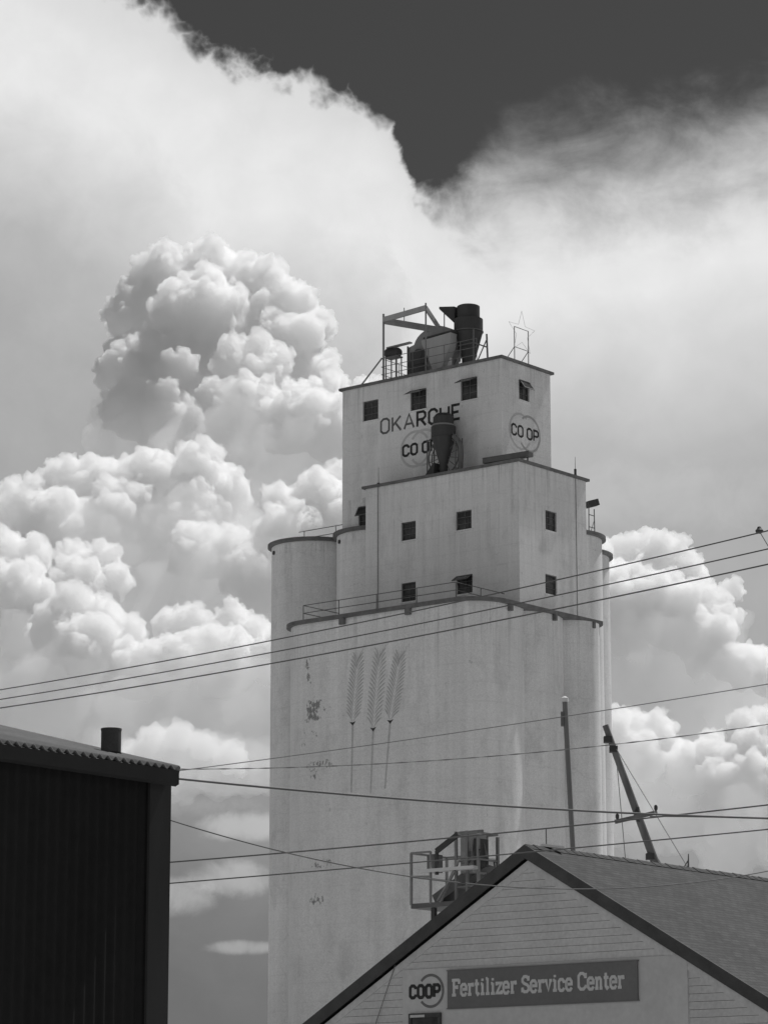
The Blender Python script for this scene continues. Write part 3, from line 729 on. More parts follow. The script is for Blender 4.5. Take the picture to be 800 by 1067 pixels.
# plain board panel behind the signs
FY = OV-.03
pa = og(420, 1012, 1, FY); pb = og(716, 994, 1, FY)
b = B(); b.box(pa.x, pb.x, FY-.02, OV+.01, .9, pb.z-.02)
panel = b.build('sign_backing', M['panel'], shop)
FP = FY-.02
# dark lettered sign
q0 = og(466, 1051, 1, FP-.05); q1 = og(664, 1043, 1, FP-.05); q2 = og(466, 1012.5, 1, FP-.05); SY_ = FP-.05
off = ((q0.x+q1.x)/2, FP, q0.z); sign = root('shop_sign', G, off, 'long dark sign board with pale slab lettering reading Fertilizer Service Center', 'sign')
H_ = q2.z-q0.z; W_ = q1.x-q0.x
b = B(off); b.box(q0.x, q1.x, SY_, FP-.004, q0.z, q2.z); b.build('panel', M['sign_panel'], sign)
b = B(off)
base = (q0.x+W_*.028, q0.z+H_*.33)
write(b, SLAB, 'Fertilizer Service Center', lambda u, v, d: (base[0]+u, SY_-.002-d, base[1]+v), H_*.43, .060, .125, .32, width=W_*.905, t=.002)
b.build('lettering', M['sign_letter'], sign)
b = B(off); fw = .022
b.box(q0.x-fw, q1.x+fw, SY_-.006, FP-.004, q2.z+.001, q2.z+fw); b.box(q0.x-fw, q1.x+fw, SY_-.006, FP-.004, q0.z-fw, q0.z-.001); b.build('edge_strip', M['sign_panel'], sign)
# painted COOP mark
c0 = og(427.5, 1040.5, 1, FP); c1 = og(458, 1039, 1, FP); hh = og(442, 1026.5, 1, FP).z-og(442, 1040, 1, FP).z
pl = lambda u, v, d: (c0.x+u, FP-.003-d, c0.z+v)
b = B(); write(b, SANS, 'COOP', pl, hh*.92, .066, .26, width=c1.x-c0.x, t=.004); b.build('lettering', M['letter_black'], panel)
b = B(); ring(b, pl, (c1.x-c0.x)*.70, hh*.48, .315, .055, -140, 140, t=.001); b.build('emblem_ring', M['sign_panel'], panel)
# window under the mark: only its head is in the picture
w0 = og(427, 1057, 1, FP); w1 = og(460, 1055.5, 1, FP)
b = B(); b.box(w0.x, w1.x, FP-.05, FP-.004, w0.z-.09, w0.z); wn = b.build('window', M['pipe'], shop)
b = B(); b.box(w0.x+.05, w0.x+.42, FP-.06, FP-.051, w0.z-.08, w0.z-.03); b.build('sticker', M['panel'], wn)
b = B(); b.box(w0.x, w0.x+.06, FP-.05, FP-.004, 1.5, w0.z-.09); b.box(w1.x-.06, w1.x, FP-.05, FP-.004, 1.5, w0.z-.09); b.box(w0.x+.06, w1.x-.06, FP-.05, FP-.004, 1.5, 1.57); b.build('frame', M['fascia'], wn)
b = B(); b.box(w0.x+.06, w1.x-.06, FP-.02, FP-.004, 1.57, w0.z-.09); b.build('pane', M['glass'], wn)
# thin drop cable running down from the left rake
a_ = og(411, 1006, 1, OV-.08); e_ = og(391, 1066, 1, OV-.08)
b = B(); b.tube([(a_.x, OV-.06, a_.z), (e_.x, OV-.06, e_.z), (e_.x-.3, OV-.06, e_.z-1.2)], .008, 5); b.build('drop_cable', M['rail'], shop)
# ridge rod, ridge bracket and spike
c = og(569, 880, 0, 0); off = (0, c.y, ridge); t = root('antenna_rod', G, off, 'thin upright rod on the roof ridge near the gable peak', 'rod')
b = B(off); b.tube([(0, c.y, ridge), (0, c.y, og(569, 864, 0, 0).z)], .012, 6); b.build('rod', M['rail'], t)
b = B(off); b.bar((-.05, c.y-.1, ridge+.05), (.20, c.y+.3, ridge+.02), .10, .05); b.build('bracket', M['white_metal'], t)
c = og(717, 908, 0, 0); off = (0, c.y, ridge); t = root('guy_anchor', G, off, 'small forked spike anchoring the guy wire on the roof ridge', 'anchor')
b = B(off); b.tube([(0, c.y, ridge), (0, c.y+.02, og(717, 890, 0, 0).z)], [.022, .010], 6); b.tube([(-.05, c.y-.1, ridge), (0, c.y, ridge+.16)], .012, 6); b.build('spike', M['rail'], t)

# ================================================================== LOADING PLATFORM behind the service building
PO = at(450, 942, 76); PZ = PO.z; PO.z = 0
def op(x, y, axis, val): return on(PO, x, y, axis, val)
t = root('loading_platform', PO, (0, 0, 0), 'steel loading platform with railings and a tall ladder cage behind left slope of gable roof', 'platform')
X0 = op(428.5, 940, 1, 0).x; X1 = op(476, 943, 1, 0).x; X2 = op(499, 905, 1, 0).x
b = B(); b.box(X0, X2+.6, -.02, 1.5, PZ-.09, PZ+.03); b.build('deck', M['rail'], t)
b = B(); HR = op(428.5, 889.5, 1, 0).z-PZ; HM = op(428.5, 914, 1, 0).z-PZ
for yy in (0, 1.45):
    b.bar((X0, yy, PZ), (X0, yy, PZ+HR), .055); b.bar((X0, yy, PZ+HR), (X0+.62, yy, PZ+HR), .05); b.bar((X0, yy, PZ+HM), (X0+.62, yy, PZ+HM-.03), .05)
    b.bar((X0+.62, yy, PZ), (X0+.62, yy, PZ+HR), .05)
b.bar((X0, 0, PZ+HR), (X0, 1.45, PZ+HR), .05); b.bar((X0, 0, PZ+HM), (X0, 1.45, PZ+HM), .05); b.build('railing', M['grey_steel'], t)
b = B()
for x in (op(449.5, 950, 1, 0).x, X2): b.bar((x, .1, 0), (x, .1, PZ-.1), .11); b.bar((x, 1.35, 0), (x, 1.35, PZ-.1), .11)
xl = op(449.5, 950, 1, 0).x
b.bar((xl, .1, PZ-.9), (xl+.7, .1, PZ-.1), .07); b.build('leg', M['dark_steel'], t)
k0 = op(446, 891, 1, .25); k1 = op(453.5, 909, 1, .25)
b = B(); b.box(k0.x, k1.x, .2, .55, k1.z, k0.z); b.build('control_cabinet', M['rail'], t)
d0 = op(455, 887, 1, 0); d1 = op(478, 869, 1, 0)
b = B(); b.bar((d0.x, 0, d0.z), (d1.x, 0, d1.z), .11, .11); b.bar((d0.x, 0, d0.z), (d0.x, 0, PZ+HM), .07); b.build('boom', M['dark_steel'], t)
c0 = op(475, 866, 1, .3).x; c1 = op(498, 866, 1, .3).x; cz = op(486, 866, 1, .3).z
b = B()
for x in (c0, c0+(c1-c0)*.5, c1):
    for yy in (.3, 1.1): b.bar((x, yy, PZ), (x, yy, cz+(0 if x != c1 else -.12)), .065)
for i in range(5):
    z = PZ+.4+(cz-PZ-.4)*i/4.2
    if i in (1, 3): continue
    b.bar((c0, .3, z), (c1, .3, z), .045); b.bar((c0, 1.1, z), (c1, 1.1, z), .045); b.bar((c0, .3, z), (c0, 1.1, z), .045); b.bar((c1, .3, z), (c1, 1.1, z), .045)
b.bar((c0-.2, .7, cz+.02), (c1-.15, .7, cz+.02), .06); b.build('ladder_cage', M['grey_steel'], t)
b = B(); b.box(c0+.05, c0+(c1-c0)*.60, .42, 1.0, PZ+.75, cz-.05); b.box(c0+.10, c0+(c1-c0)*.52, .38, .416, PZ+1.0, cz-.5); b.build('gearbox', M['pale_steel'], t)
b = B(); b.box(c0+(c1-c0)*.74, c1-.06, .36, .8, PZ+.9, cz-.2); b.build('motor', M['dark_steel'], t)
b = B(); b.tube([(c1+.16, .3, cz-.7), (c1+.16, .3, cz-.35)], [.12, .03], 10); b.bar((c1, .3, cz-.5), (c1+.16, .3, cz-.5), .04); b.build('work_lamp', M['dark_steel'], t, True)
m0 = op(441, 914.2, 1, -.05); m1 = op(494, 919, 1, -.05)
b = B(); b.box(m0.x, m1.x, -.12, .10, m1.z+.32, m1.z+.40); b.build('sunlit_rail_bar', M['white_metal'], t)  # rail top in the sun: the sunlight is put into its white colour
b = B(); s0 = op(452, 938, 1, .7); s1 = op(505, 898, 1, .7)
b.bar((s0.x, 1.0, s0.z), (s1.x, 1.0, s1.z), .6, .26); b.build('chute', M['rail'], t)
b = B(); b.bar((m0.x+.45, -.05, PZ+.05), (m0.x+1.0, -.05, m1.z+.3), .05); b.bar((d0.x+.1, 0, PZ+.02), (c0+.3, 0, PZ+HM+.3), .06); b.build('brace', M['grey_steel'], t)

# ================================================================== POLES behind the service building
P0 = at(597, 890, 92); P1 = at(588.3, 731, 92)
vp = bpy.data.objects.new('vent_pipe', None); C.objects.link(vp); vp.location = (P0.x+(P0.x-P1.x)*1.2, P0.y, 0)
tag(vp, 'straight slender upright pipe with pale cap behind the shingled roof ridge', 'pipe')
d = (P1-P0); base = P0-d*(P0.z/d.z); vp.location = base
b = B(base); b.tube([base, P1], .078, 12); b.build('pipe', M['vent'], vp, True)
b = B(base); b.tube([P1-d.normalized()*.02, P1+d.normalized()*.10, P1+d.normalized()*.16], [.12, .12, .03], 12); b.build('cap', M['white_metal'], vp, True)
b = B(base); m_ = P1-d.normalized()*.55; b.box(m_.x-.15, m_.x-.06, m_.y-.08, m_.y+.08, m_.z-.22, m_.z+.22); b.build('clamp', M['rail'], vp)

Q0 = at(682, 898, 98); Q1 = at(630.5, 756, 98)
d = (Q1-Q0); base = Q0-d*(Q0.z/d.z)
up = bpy.data.objects.new('utility_pole', None); C.objects.link(up); up.location = base
tag(up, 'leaning wooden utility pole with a short crossarm and guy wires right of the elevator', 'utility pole')
b = B(base); b.tube([base, Q0, Q1], [.18, .14, .10], 12); b.build('pole', M['wood_pole'], up, True)
a0 = at(640, 857.5, 98); a1 = at(684, 847.5, 98); a0.y -= .2; a1.y -= .2
b = B(base); b.bar(a0, a1, .10, .13); b.build('crossarm', M['wood_pole'], up)
b = B(base)
for k in (.06, .5, .97):
    p = a0.lerp(a1, k); b.lathe((p.x, p.y), [(.03, p.z+.05), (.06, p.z+.12), (.06, p.z+.2), (.03, p.z+.25)], 10)
p = at(664, 846, 98); b.tube([p-Vector((0,.2,.35)), p+Vector((0,-.2,.12))], .05, 8); b.build('insulator', M['dark_steel'], up, True)
for (x, y) in ((633, 771), (639, 781), (677, 893)):
    p = at(x, y, 98); b = B(base); b.box(p.x-.13, p.x+.13, p.y-.16, p.y+.16, p.z-.10, p.z+.10); b.build('bracket', M['dark_steel'], up)
g0 = at(641, 779, 98); 
for (x, y, D) in ((718, 907, 88), (652, 902, 103), (690, 903, 104)):
    e = at(x, y, D); s_ = g0 if x != 690 else at(660, 850, 98)
    b = B(base); b.tube([s_, s_+(e-s_)*(1.0 if x == 718 else 1.6)], .014, 5); b.build('guy_wire', M['rail'], up)

# ================================================================== SHED on the left
S = at(184, 801, 15.0); SZ = S.z; S.z = 0
def os_(x, y, axis, val): return on(S, x, y, axis, val)
shed = root('metal_shed', S, (0, 0, 0), 'dark corrugated metal shed filling the left edge, with a wavy iron roof edge', 'shed')
WL = -9.0          # wall runs from y=0 (far corner) towards the street
# far corner of wall appears left of the roof corner
XW = -.10; YW = os_(175.5, 840, 0, XW).y
Pp = .056
b = B(); N = int((YW-WL)/(Pp/8)); prev = None
vs = []; fs = []
for i in range(N+1):
    y = YW-.16-(YW-.16-WL)*i/N; x = XW+.007*math.sin(2*PI*y/.068)
    vs += [(x, y, 0), (x, y, SZ-.05)]
for i in range(N): fs.append([2*i, 2*i+2, 2*i+3, 2*i+1])
b.add(vs, fs); b.build('wall', M['shed_wall'], shed, True, 60)
b = B(); b.box(XW-.15, XW+.018, YW-.155, YW, 0, SZ-.06); b.build('corner_trim', M['shed_trim'], shed)
b = B(); b.box(XW-.010, XW+.022, YW-.172, YW-.157, 0, SZ-.06); b.build('seam', M['shed_wall'], shed)
RP = R(14.2)
b = B(); b.quad((XW-.1, YW-.02, 0), (-6.6, YW-.02, 0), (-6.6, YW-.02, SZ-.06), (-3.3, YW-.02, SZ+3.2*math.tan(RP)-.06), (XW-.1, YW-.02, SZ-.06)); b.build('end_wall', M['shed_wall'], shed)
# roof sheets: corrugations run up the slope, both slopes
b = B(); amp = .011
ys = []; yv = .02
while yv > WL: ys.append(yv); yv -= Pp/8
vs = []; fs = []
for s_, (xa, za, xb, zb) in enumerate((((.0, SZ, -3.3, SZ+3.3*math.tan(RP))), ((-3.3, SZ+3.3*math.tan(RP), -6.7, SZ-.1)))):
    n0 = len(vs)
    for y in ys:
        o_ = amp*math.sin(2*PI*y/Pp)
        vs += [(xa, y, za+o_), (xb, y, zb+o_)]
    for i in range(len(ys)-1): fs.append([n0+2*i, n0+2*i+1, n0+2*i+3, n0+2*i+2])
b.add(vs, fs); ro = b.build('roof', M['shed_roof'], shed, True, 60)
sm = ro.modifiers.new('thickness', 'SOLIDIFY'); sm.thickness = .006; sm.offset = -1
# gutter board below the wavy edge, with its turned end
b = B(); b.prism_y([(.004, SZ-.010), (.004, SZ-.078), (-.02, SZ-.088), (XW+.03, SZ-.070), (XW-.04, SZ-.016)], WL, .015); b.build('gutter', M['shed_fascia'], shed)
b = B(); b.bar((-.01, .02, SZ-.005), (-3.3, .02, SZ+3.3*math.tan(RP)-.005), .03, .035); b.build('rake_trim', M['shed_roof'], shed)
# stovepipe
xr = -.5
for _ in range(30):            # where the pipe meets the sloping sheet
    q = os_(115.5, 787, 0, xr); xr += (SZ-q.z-xr*math.tan(RP))*2.0 if abs(SZ-q.z-xr*math.tan(RP)) > 1e-4 else 0
    xr = max(-3.0, min(-.05, xr))
c = os_(115.5, 787, 0, xr); zc = SZ-xr*math.tan(RP)
t = root('stovepipe', S, (xr, c.y, zc), 'short dark rusty stovepipe standing on the wavy shed roof', 'stovepipe')
o3 = (xr, c.y, zc); zt = os_(115.5, 759.5, 0, xr).z; rp = 10.6/F*(RZ @ Vector((xr, c.y, 0))+S).y
b = B(o3); b.lathe((xr, c.y), [(rp, zc-.06), (rp, zt-.012), (rp*1.04, zt-.010), (rp*1.04, zt), (rp*.93, zt), (rp*.93, zt-.1)], 24, True, True); b.build('pipe', M['pipe'], t, True)
b = B(o3); b.lathe((xr, c.y), [(rp*1.06, zc-.03), (rp*1.06, zc+.012)], 20); b.build('collar', M['shed_fascia'], t, True)

# ================================================================== WIRES
def wire(px, D, r, mat, name, label, cat='wire', group=None, t0=-.9, t1=1.9, lumps=0.0):
    """cable through three surveyed points; horizontal run straight, height parabolic"""
    A, Mi, Z = [at(x, y, d_) for (x, y), d_ in zip(px, D)]
    sm_ = (px[1][0]-px[0][0])/(px[2][0]-px[0][0])
    # exact param: horizontal position linear in t
    def pos(t):
        P = A.lerp(Z, t); return P
    # middle target: same image column as the straight run, height from the photograph
    lo, hi = 0, 1
    for _ in range(40):
        m = (lo+hi)/2; P = pos(m); q = 400+F*P.x/(P.y*math.cos(PITCH)+(P.z-CAMZ)*math.sin(PITCH))
        if q < px[1][0]: lo = m
        else: hi = m
    tm = lo; Pm = pos(tm)
    zt = at(px[1][0], px[1][1], Pm.y).z
    k = (zt-Pm.z)/(tm*(tm-1)) if 0 < tm < 1 else 0
    pts = []; rs = []; N = 200
    for i in range(N+1):
        t = t0+(t1-t0)*i/N; P = pos(t); P.z += k*t*(t-1); pts.append(P)
        rs.append(r*(1+lumps*math.sin(i*2.4)))
    o = pts[N//2].copy()
    b = B(o); b.tube(pts, rs, 6); ob = b.build(name, mat, None, True, 80); ob.location = o
    tag(ob, label, cat, group); return ob
GW = 'three parallel power lines'
wire([(0, 719, ), (283, 667.5), (800, 553)], (46, 42, 36), .0085, M['wire'], 'power_line', 'highest of the three parallel power lines crossing the elevator, with a knob insulator', 'wire', GW)
wire([(0, 729), (283, 680), (800, 572)], (46, 42, 36), .0085, M['wire'], 'power_line', 'middle one of the three parallel power lines rising to the right across the elevator', 'wire', GW)
wire([(0, 738), (283, 691.5), (800, 588)], (46, 42, 36), .0095, M['wire'], 'power_line', 'lowest of the three parallel power lines rising across the elevator deck edge', 'wire', GW)
GL = 'lower utility wires'
wire([(150, 808), (470, 764.5), (800, 713)], (58, 56, 54), .0085, M['wire_pale'], 'utility_wire', 'thin pale wire rising from the shed roof corner across the wheat stems to the right', 'wire', GL)
wire([(150, 801.5), (470, 791.5), (800, 755)], (60, 58, 56), .0095, M['wire_pale'], 'utility_wire', 'twisted pale cable running almost level from shed roof corner across the peeling wall', 'wire', GL, lumps=.55)
wire([(150, 808), (560, 842.5), (800, 853)], (40, 42, 44), .016, M['wire'], 'utility_wire', 'thickest dark cable sloping down to the right from just below the shed eave', 'wire', GL)
wire([(150, 901), (560, 864.5), (800, 839)], (46, 46, 46), .0125, M['wire'], 'utility_wire', 'dark wire from the shed wall rising to the pole crossarm, passing above the gable peak', 'wire', GL)
wire([(150, 923), (560, 887.5), (800, 864.5)], (48, 48, 48), .0115, M['wire'], 'utility_wire', 'dark wire from the shed wall passing right in front of the gable peak', 'wire', GL)
wire([(150, 846), (530, 924.5), (800, 908)], (38, 42, 46), .0085, M['wire'], 'service_drop', 'slack thin wire dipping from the shed wall across the upper clapboard gable', 'wire', GL)
wire([(690, 851), (745, 851.8), (800, 853.5)], (52, 52, 52), .011, M['wire'], 'utility_wire', 'short dark wire leaving the crossarm level towards the right edge', 'wire', GL, t0=-.12)
# insulator on the highest line
p = at(791, 553.5, 36.2)
ins = bpy.data.objects.new('insulator', None); C.objects.link(ins); ins.location = p
tag(ins, 'dark knob insulator clipped on the highest power line at the right edge', 'insulator')
b = B((0,0,0)); b.lathe((0, 0), [(.015, -.03), (.045, -.015), (.05, .01), (.03, .03), (.02, .055)], 12); b.build('knob', M['dark_steel'], ins, True)
b = B((0,0,0)); q = at(799, 567, 36)-p; b.tube([(0,0,0), q, q*2.2], .006, 5); b.build('tail_wire', M['wire'], ins)

# ================================================================== GROUND
b = B(); Rg = 6000; b.add([(Rg*math.cos(2*PI*i/48), Rg*math.sin(2*PI*i/48), 0) for i in range(48)], [list(range(48))])
struct(b.build('ground', M['ground']))

# ================================================================== SUN + SKY
SAZ, SEL = R(44), R(62)
sun = bpy.data.lights.new('sun', 'SUN'); suno = bpy.data.objects.new('sun', sun); C.objects.link(suno)
sun.energy = 2.85; sun.angle = R(.5); sun.color = (1, 1, 1)
sdir = Vector((math.sin(SAZ)*math.cos(SEL), math.cos(SAZ)*math.cos(SEL), math.sin(SEL)))
suno.rotation_euler = (-sdir).to_track_quat('-Z', 'Y').to_euler(); suno.location = (0, 0, 100)

w = bpy.data.worlds.new('World'); sc.world = w; w.use_nodes = True
nt = w.node_tree; L = nt.links
bg = nt.nodes['Background']; STR = .1; bg.inputs[1].default_value = STR
sky = nt.nodes.new('ShaderNodeTexSky'); sky.sky_type = 'NISHITA'; sky.sun_disc = False; sky.sun_elevation = SEL; sky.sun_rotation = SAZ
sepc = nt.nodes.new('ShaderNodeSeparateColor'); L.new(sky.outputs[0], sepc.inputs[0])
skyv = math_n(nt, 'MULTIPLY', sepc.outputs[0], SKYK if 'SKYK' in globals() else .20)     # red-filtered black-and-white sky
tc = nt.nodes.new('ShaderNodeTexCoord'); sx = nt.nodes.new('ShaderNodeSeparateXYZ'); L.new(tc.outputs['Generated'], sx.inputs[0])
dx, dy, dz = sx.outputs
az = math_n(nt, 'ARCTAN2', dx, dy)
el = math_n(nt, 'ARCSINE', dz)
px = math_n(nt, 'ADD', math_n(nt, 'MULTIPLY', az, 3226*.965), 400)
py = math_n(nt, 'SUBTRACT', 533.5, math_n(nt, 'MULTIPLY', math_n(nt, 'TANGENT', math_n(nt, 'MINIMUM', math_n(nt, 'SUBTRACT', el, PITCH), 1.2)), F))
cv = nt.nodes.new('ShaderNodeCombineXYZ'); L.new(math_n(nt, 'DIVIDE', px, 100), cv.inputs[0]); L.new(math_n(nt, 'DIVIDE', py, 100), cv.inputs[1])
P = cv.outputs[0]
nbig = noise(nt, P, .55, 3, .5); nmid = noise(nt, P, 1.7, 8, .62, .3); nfine = noise(nt, P, 5.0, 6, .6)
wisp = noise(nt, scale_v(nt, P, (.55, 1.0, 1)), 1.6, 9, .62, .35)
fc = nt.nodes.new('ShaderNodeFloatCurve')
EDGE = [(-1600, -330), (-800, -300), (-300, -190), (0, -55), (100, -8), (150, 12), (205, 58), (255, 72), (305, 78), (345, 100), (392, 118), (420, 152), (436, 200), (470, 205), (510, 185), (560, 168), (640, 165), (720, 160), (800, 140), (1100, 90), (1800, 40), (2400, 60)]
ex = lambda x: (x+1600)/4000; ey = lambda y: (y+400)/800
cur = fc.mapping.curves[0]
cur.points[0].location = (ex(EDGE[0][0]), ey(EDGE[0][1])); cur.points[1].location = (1.0, ey(EDGE[-1][1]))
for (x, y) in EDGE[1:-1]: cur.points.new(ex(x), ey(y))
for p_ in cur.points: p_.handle_type = 'AUTO_CLAMPED'
fc.mapping.update()
# billowy sideways shift of the edge
pxw = math_n(nt, 'ADD', px, math_n(nt, 'MULTIPLY', math_n(nt, 'SUBTRACT', nmid, .5), 60))
L.new(mapr(nt, pxw, -1600, 2400), fc.inputs['Value'])
edge = math_n(nt, 'SUBTRACT', math_n(nt, 'MULTIPLY', fc.outputs[0], 800), 400)
tt = math_n(nt, 'SUBTRACT', py, edge)                 # distance below the edge of the high cloud sheet
right = mapr(nt, px, 430, 540, smooth=True)
tn = math_n(nt, 'ADD', tt, math_n(nt, 'MULTIPLY', math_n(nt, 'SUBTRACT', nmid, .5), mapr(nt, right, 0, 1, 75, 40)))
tn = math_n(nt, 'ADD', tn, math_n(nt, 'MULTIPLY', math_n(nt, 'SUBTRACT', wisp, .5), mapr(nt, right, 0, 1, 25, 120)))
bil = math_n(nt, 'ABSOLUTE', math_n(nt, 'SUBTRACT', noise(nt, P, 2.4, 3, .5), .5))
tn = math_n(nt, 'ADD', tn, math_n(nt, 'MULTIPLY', math_n(nt, 'SUBTRACT', .09, bil), mapr(nt, right, 0, 1, 105, 30)))
soft = mapr(nt, right, 0, 1, 19, 125)
mask = mapr(nt, math_n(nt, 'DIVIDE', tn, soft), -.6, 1.0, smooth=True)
# brightness of the sheet with depth below its edge
ramp = nt.nodes.new('ShaderNodeValToRGB'); L.new(mapr(nt, math_n(nt, 'ADD', tt, math_n(nt, 'MULTIPLY', math_n(nt, 'SUBTRACT', nbig, .5), 130)), 0, 1000), ramp.inputs[0])
els = ramp.color_ramp.elements
RAMP = [(0, .57), (.06, .65), (.14, .67), (.22, .535), (.30, .405), (.40, .355), (.52, .335), (.66, .31), (.78, .235), (.88, .17), (1, .135)]
els[0].position, els[0].color = 0, grey(RAMP[0][1]); els[1].position, els[1].color = 1, grey(RAMP[-1][1])
for p_, v_ in RAMP[1:-1]: e_ = els.new(p_); e_.color = grey(v_)
bwn = nt.nodes.new('ShaderNodeRGBToBW'); L.new(ramp.outputs[0], bwn.inputs[0])
br = math_n(nt, 'MULTIPLY', bwn.outputs[0], mapr(nt, nmid, .25, .75, .95, 1.05))
# low soft cloud scraps in the sheet near the horizon
def scrap(cx, cy, rx, ry, amt):
    ddx = math_n(nt, 'DIVIDE', math_n(nt, 'SUBTRACT', px, cx), rx); ddy = math_n(nt, 'DIVIDE', math_n(nt, 'SUBTRACT', py, cy), ry)
    r2 = math_n(nt, 'ADD', math_n(nt, 'MULTIPLY', ddx, ddx), math_n(nt, 'MULTIPLY', ddy, ddy))
    fld = math_n(nt, 'ADD', math_n(nt, 'SUBTRACT', 1, r2), math_n(nt, 'MULTIPLY', math_n(nt, 'SUBTRACT', nmid, .5), 2.2))
    return math_n(nt, 'MULTIPLY', mapr(nt, fld, .0, 1.1, smooth=True), amt)
for a in ((250, 862, 60, 18, .16), (190, 935, 50, 24, .16), (245, 915, 55, 24, .15), (255, 988, 45, 9, .14), (120, 840, 160, 20, .08), (700, 520, 200, 40, .03)):
    br = math_n(nt, 'ADD', br, scrap(*a))
cloudv = math_n(nt, 'DIVIDE', br, STR)
mx = nt.nodes.new('ShaderNodeMix'); mx.data_type = 'FLOAT'
L.new(mask, mx.inputs[0]); L.new(skyv, mx.inputs[2]); L.new(cloudv, mx.inputs[3])
L.new(to_grey(nt, mx.outputs[0]), bg.inputs[0])

# ================================================================== CUMULUS CLOUDS (real volumes far away)
import numpy as np
ICO = []
for lv in (1, 2):
    _bm = bmesh.new(); bmesh.ops.create_icosphere(_bm, subdivisions=lv, radius=1)
    ICO.append((np.array([v.co for v in _bm.verts]), np.array([[v.index for v in fc_.verts] for fc_ in _bm.faces]))); _bm.free()
GANI = .45
def vol_mat(den):
    m = bpy.data.materials.new('cumulus_vapour'); m.use_nodes = True; nt = m.node_tree; nt.nodes.clear()
    o = nt.nodes.new('ShaderNodeOutputMaterial'); v = nt.nodes.new('ShaderNodeVolumeScatter')
    v.inputs['Color'].default_value = (1, 1, 1, 1); v.inputs['Anisotropy'].default_value = GANI
    v.inputs['Density'].default_value = den
    nt.links.new(v.outputs[0], o.inputs['Volume'])
    return m
def cloud_mesh(S_, mat, voxel, k, bill):
    Vs = []; Ts = []; n0 = 0
    for (IV, IT), sel in zip(ICO, ([q for q in S_ if q[1] < 4*k], [q for q in S_ if q[1] >= 4*k])):
        if not sel: continue
        cen = np.array([tuple(c) for c, r in sel]); rad = np.array([r for c, r in sel])
        Vs.append((IV[None]*rad[:, None, None]+cen[:, None]).reshape(-1, 3))
        Ts.append((IT[None]+(np.arange(len(sel))*len(IV))[:, None, None]).reshape(-1, 3)+n0); n0 += len(sel)*len(IV)
    V = np.concatenate(Vs); T = np.concatenate(Ts)
    me = bpy.data.meshes.new('cloud'); me.vertices.add(len(V)); me.vertices.foreach_set('co', V.ravel())
    me.loops.add(T.size); me.loops.foreach_set('vertex_index', T.ravel()); me.polygons.add(len(T)); me.polygons.foreach_set('loop_start', np.arange(0, T.size, 3)); me.update(calc_edges=True)
    ob = bpy.data.objects.new('cloud', me); C.objects.link(ob); ob['kind'] = 'structure'
    me.materials.append(mat)
    md = ob.modifiers.new('merge', 'REMESH'); md.mode = 'VOXEL'; md.voxel_size = voxel*k; md.use_smooth_shade = True
    for sz, st in bill:
        t = bpy.data.textures.new('billow', 'CLOUDS'); t.noise_scale = sz*k; t.noise_depth = 3; t.noise_type = 'HARD_NOISE'
        dm = ob.modifiers.new('billow', 'DISPLACE'); dm.texture = t; dm.texture_coords = 'GLOBAL'; dm.strength = st*k*2; dm.mid_level = .3
    md = ob.modifiers.new('clean', 'REMESH'); md.mode = 'VOXEL'; md.voxel_size = voxel*k; md.use_smooth_shade = True
    return ob
def cumulus(lobes, D, seed, base=(), den=.16, vox=.8, kids=(60, 8, 4), bden=.013):
    """lobes: the crisp cauliflower heads; base: wide thin vapour the heads grow out of"""
    rnd = random.Random(seed); S_ = []; k = D/F
    def out(up, spread, fwd):
        return Vector((rnd.gauss(0, 1), rnd.gauss(-fwd, .9), rnd.gauss(up, 1))).normalized()
    ytop = min(l[1]-l[2] for l in lobes)
    for (x, y, r, dz) in lobes:
        dz -= max(0, y-ytop-40)*.9            # lower heads bulge towards the viewer, so their upper sides catch the sun
        c = at(x, y, D+dz*k); Rr = r*k*.88
        S_.append((c, Rr))
        for i in range(kids[0]):
            n_ = out(.35, 1, .4); r2 = Rr*(.08+.32*rnd.random()**2.2); c2 = c+n_*(Rr*rnd.uniform(.86, 1.0)); S_.append((c2, r2))
            for j in range(kids[1]):
                n2 = (out(.3, 1, .3)+n_*.7).normalized(); r3 = r2*rnd.uniform(.22, .46); c3 = c2+n2*r2*.92; S_.append((c3, r3))
                for q in range(kids[2] if r3 > 2.0*k else 0):
                    n3 = (out(.2, 1, .3)+n2*.7).normalized(); S_.append((c3+n3*r3*.92, r3*rnd.uniform(.28, .5)))
    cloud_mesh(S_, vol_mat(den/k), vox, k, ((9, 1.5), (4.2, .9)))
    if base:
        B_ = []
        for (x, y, r, dz) in base:
            dz -= max(0, y-ytop-60)*.45
            c = at(x, y, D+dz*k); B_.append((c, r*k))
            for i in range(14):
                n_ = out(.1, 1, .3); r2 = r*k*rnd.uniform(.22, .5); c2 = c+n_*r*k*.85; B_.append((c2, r2))
                for j in range(4): B_.append((c2+out(.1, 1, .3)*r2*.9, r2*rnd.uniform(.25, .5)))
        cloud_mesh(B_, vol_mat(bden/k), 2.2, k, ((30, 8), (12, 3)))
